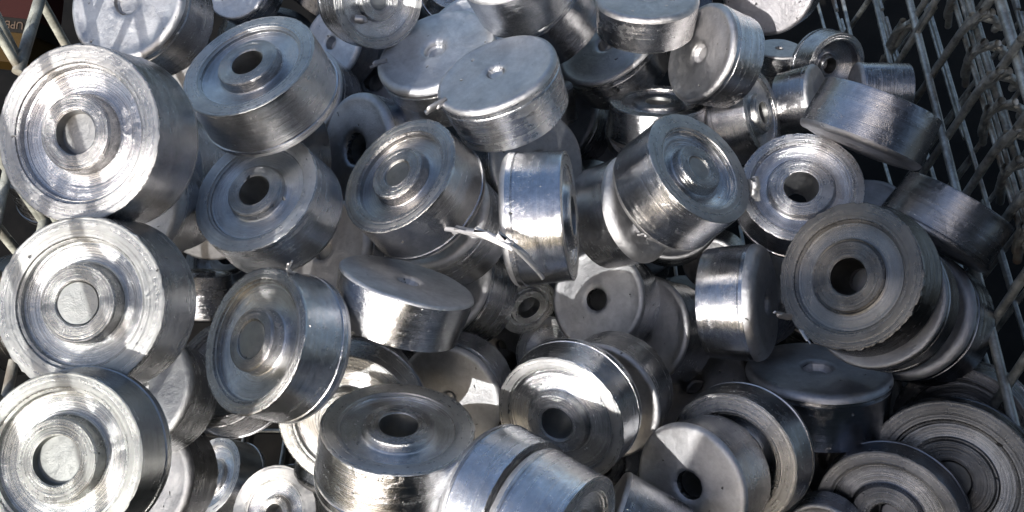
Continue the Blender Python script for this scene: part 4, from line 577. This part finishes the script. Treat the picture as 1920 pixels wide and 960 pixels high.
 ('floor_wire', 'z', 0.003, [(-0.45, -0.5, -0.1), (-0.45, 0.0, -0.102), (-0.45, 0.7, -0.1)]),
 ('floor_wire', 'z', 0.003, [(-0.39, -0.5, -0.1), (-0.39, 0.0, -0.102), (-0.39, 0.7, -0.1)]),
 ('floor_wire', 'z', 0.003, [(-0.33, -0.5, -0.1), (-0.33, 0.0, -0.102), (-0.33, 0.7, -0.1)]),
 ('floor_wire', 'z', 0.003, [(-0.27, -0.5, -0.1), (-0.27, 0.0, -0.102), (-0.27, 0.7, -0.1)]),
 ('floor_wire', 'z', 0.003, [(-0.21, -0.5, -0.1), (-0.21, 0.0, -0.102), (-0.21, 0.7, -0.1)]),
 ('floor_wire', 'z', 0.003, [(-0.15, -0.5, -0.1), (-0.15, 0.0, -0.102), (-0.15, 0.7, -0.1)]),
 ('floor_wire', 'z', 0.003, [(-0.09, -0.5, -0.1), (-0.09, 0.0, -0.102), (-0.09, 0.7, -0.1)]),
 ('floor_wire', 'z', 0.003, [(-0.03, -0.5, -0.1), (-0.03, 0.0, -0.102), (-0.03, 0.7, -0.1)]),
 ('floor_wire', 'z', 0.003, [(0.03, -0.5, -0.1), (0.03, 0.0, -0.102), (0.03, 0.7, -0.1)]),
 ('floor_wire', 'z', 0.003, [(0.09, -0.5, -0.1), (0.09, 0.0, -0.102), (0.09, 0.7, -0.1)]),
 ('floor_wire', 'z', 0.003, [(0.15, -0.5, -0.1), (0.15, 0.0, -0.102), (0.15, 0.7, -0.1)]),
 ('floor_wire', 'z', 0.003, [(0.21, -0.5, -0.1), (0.21, 0.0, -0.102), (0.21, 0.7, -0.1)]),
 ('floor_wire', 'z', 0.003, [(0.27, -0.5, -0.1), (0.27, 0.0, -0.102), (0.27, 0.7, -0.1)]),
 ('floor_wire', 'z', 0.003, [(0.33, -0.5, -0.1), (0.33, 0.0, -0.102), (0.33, 0.7, -0.1)]),
 ('floor_wire', 'z', 0.003, [(0.39, -0.5, -0.1), (0.39, 0.0, -0.102), (0.39, 0.7, -0.1)]),
 ('floor_wire', 'z', 0.003, [(0.45, -0.5, -0.1), (0.45, 0.0, -0.102), (0.45, 0.7, -0.1)]),
 ('floor_wire', 'z', 0.003, [(-0.47, -0.45, -0.106), (0.0, -0.45, -0.106), (0.5, -0.45, -0.106)]),
 ('floor_wire', 'z', 0.003, [(-0.47, -0.385, -0.106), (0.0, -0.385, -0.106), (0.5, -0.385, -0.106)]),
 ('floor_wire', 'z', 0.003, [(-0.47, -0.32, -0.106), (0.0, -0.32, -0.106), (0.5, -0.32, -0.106)]),
 ('floor_wire', 'z', 0.003, [(-0.47, -0.255, -0.106), (0.0, -0.255, -0.106), (0.5, -0.255, -0.106)]),
 ('floor_wire', 'z', 0.003, [(-0.47, -0.19, -0.106), (0.0, -0.19, -0.106), (0.5, -0.19, -0.106)]),
 ('floor_wire', 'z', 0.003, [(-0.47, -0.125, -0.106), (0.0, -0.125, -0.106), (0.5, -0.125, -0.106)]),
 ('floor_wire', 'z', 0.003, [(-0.47, -0.06, -0.106), (0.0, -0.06, -0.106), (0.5, -0.06, -0.106)]),
 ('floor_wire', 'z', 0.003, [(-0.47, 0.005, -0.106), (0.0, 0.005, -0.106), (0.5, 0.005, -0.106)]),
 ('floor_wire', 'z', 0.003, [(-0.47, 0.07, -0.106), (0.0, 0.07, -0.106), (0.5, 0.07, -0.106)]),
 ('floor_wire', 'z', 0.003, [(-0.47, 0.135, -0.106), (0.0, 0.135, -0.106), (0.5, 0.135, -0.106)]),
 ('floor_wire', 'z', 0.003, [(-0.47, 0.2, -0.106), (0.0, 0.2, -0.106), (0.5, 0.2, -0.106)]),
 ('floor_wire', 'z', 0.003, [(-0.47, 0.265, -0.106), (0.0, 0.265, -0.106), (0.5, 0.265, -0.106)]),
 ('floor_wire', 'z', 0.003, [(-0.47, 0.33, -0.106), (0.0, 0.33, -0.106), (0.5, 0.33, -0.106)]),
 ('floor_wire', 'z', 0.003, [(-0.47, 0.395, -0.106), (0.0, 0.395, -0.106), (0.5, 0.395, -0.106)]),
 ('floor_wire', 'z', 0.003, [(-0.47, 0.46, -0.106), (0.0, 0.46, -0.106), (0.5, 0.46, -0.106)]),
 ('floor_wire', 'z', 0.003, [(-0.47, 0.525, -0.106), (0.0, 0.525, -0.106), (0.5, 0.525, -0.106)]),
 ('floor_wire', 'z', 0.003, [(-0.47, 0.59, -0.106), (0.0, 0.59, -0.106), (0.5, 0.59, -0.106)]),
 ('floor_wire', 'z', 0.003, [(-0.47, 0.655, -0.106), (0.0, 0.655, -0.106), (0.5, 0.655, -0.106)]),
]
for name, mt, r, pts in WIRES:
    tube(name, pts, r, M_white if mt == 'w' else M_wire, basket)

# ---------------------------------------------------------------- ground, carton, added shade blockers
def rough_mat(name, c1, c2, scale, rough=.85):
    g = N(name); co = g.n('ShaderNodeTexCoord').outputs['Object']
    n1 = g.n('ShaderNodeTexNoise', i_Vector=co, i_Scale=scale, i_Detail=8., i_Roughness=.65).outputs[0]
    g.link(g.n('ShaderNodeMix', data_type='RGBA', i_0=g.ramp(n1, [(.35, 0.), (.7, 1.)]), i_6=(*c1, 1), i_7=(*c2, 1)).outputs[2], g.b.inputs['Base Color'])
    g.b.inputs['Roughness'].default_value = rough; g.b.inputs['Specular IOR Level'].default_value = .1
    g.link(g.n('ShaderNodeBump', i_Strength=.4, i_Distance=.004, i_Height=n1).outputs[0], g.b.inputs['Normal'])
    return g.m
M_ground = rough_mat('shaded_yard_floor', (.005, .005, .005), (.012, .011, .010), 14.)  # near-black colour stands in for the shade outside the basket
S = 20
tag(mesh_obj('ground', [(-S,-S,-.17), (S,-S,-.17), (S,S,-.17), (-S,S,-.17)], [(0,1,2,3)], M_ground, smooth=False), kind='structure')

# ---------------------------------------------------------------- unseen blocker added to shade the right side
M_blocker = rough_mat('blocker_sheet', (.06,.057,.052), (.12,.112,.10), 3.)
shade_blocker = tag(empty('shade_blocker', (1.6, -1.0, -.17)), 'unseen dark sheets added behind and above the viewer to shade the right side of the basket', 'shade_blocker')
def box(name, x0, x1, y0, y1, z0, z1, mat, parent):
    vs = [(x, y, z) for z in (z0, z1) for x, y in ((x0,y0),(x1,y0),(x1,y1),(x0,y1))]
    o = mesh_obj(name, vs, [(0,3,2,1),(4,5,6,7),(0,1,5,4),(1,2,6,5),(2,3,7,6),(3,0,4,7)], mat, parent, smooth=False)
    if parent is not None: o.location = -parent.location
    return o
box('sun_blocker_wall', -0.256, 2.6, -1.06, -1.0, -.168, 1.7, M_blocker, shade_blocker)  # added out of view to keep sun off the right-hand discs
box('sky_blocker', .50, 2.7, -.95, 3.0, 2.002, 2.04, M_blocker, shade_blocker)  # added overhead, blocks sky so right-hand faces reflect darker
box('blocker_post', 2.5, 2.58, 2.8, 2.88, -.168, 2.0, M_blocker, shade_blocker)
box('blocker_top', -0.276, 2.7, -2.6, -.98, 1.702, 1.74, M_blocker, shade_blocker)
# ---------------------------------------------------------------- printed carton, upside down seen from here
def flat_mat(name, c, rough=.6):
    g = N(name); n1 = g.n('ShaderNodeTexNoise', i_Scale=30., i_Detail=4.).outputs[0]
    g.link(g.n('ShaderNodeMix', data_type='RGBA', i_0=n1, i_6=(*[x*.7 for x in c], 1), i_7=(*c, 1)).outputs[2], g.b.inputs['Base Color'])
    g.b.inputs['Roughness'].default_value = rough; g.b.inputs['Specular IOR Level'].default_value = .15; return g.m
CC = Vector((-0.6406, 0.3808, 0.3238)); RX = Vector((1,0,0)); UY = Vector((0,0.8387,0.5446)); NZ = RX.cross(UY)
ca = math.radians(-6); EX = RX*math.cos(ca)+UY*math.sin(ca); EY = UY*math.cos(ca)-RX*math.sin(ca)
carton = tag(empty('printed_carton', CC), 'red and yellow printed carton with upside down lettering, outside the basket at the top left', 'carton')
def panel(name, x0, x1, y0, y1, z0, z1, c):
    vs = [tuple(EX*x+EY*y+NZ*z) for z in (z0, z1) for x, y in ((x0,y0),(x1,y0),(x1,y1),(x0,y1))]
    return mesh_obj(name, vs, [(0,3,2,1),(4,5,6,7),(0,1,5,4),(1,2,6,5),(2,3,7,6),(3,0,4,7)], flat_mat(name+'_print', c), carton, smooth=False)
panel('red_panel', -.10, .030, .012, .10, -.06, 0, (.025,.003,.002))  # panel colours darkened to hold the shade the carton lies in
panel('dark_band', -.10, .030, -.007, .0118, -.06, 0, (.006,.005,.004))
panel('yellow_panel', -.10, .026, -.045, -.0062, -.06, 0, (.04,.022,.002))
tc = bpy.data.curves.new('lettering', 'FONT'); tc.body = 'UPB'; tc.size = .0135; tc.extrude = .0003; tc.align_x = 'CENTER'; tc.align_y = 'CENTER'
tmp = link(bpy.data.objects.new('lettering_source', tc)); bpy.context.view_layer.update()
tm = bpy.data.meshes.new_from_object(tmp.evaluated_get(bpy.context.evaluated_depsgraph_get())); bpy.data.objects.remove(tmp)
tm.transform(Matrix((tuple(-EX), tuple(-EY), tuple(NZ))).transposed().to_4x4())
lt = link(bpy.data.objects.new('lettering', tm)); lt.parent = carton; lt.location = EX*.006+EY*.003+NZ*.0008
lt.data.materials.clear(); lt.data.materials.append(flat_mat('lettering_print', (.10,.07,.05)))
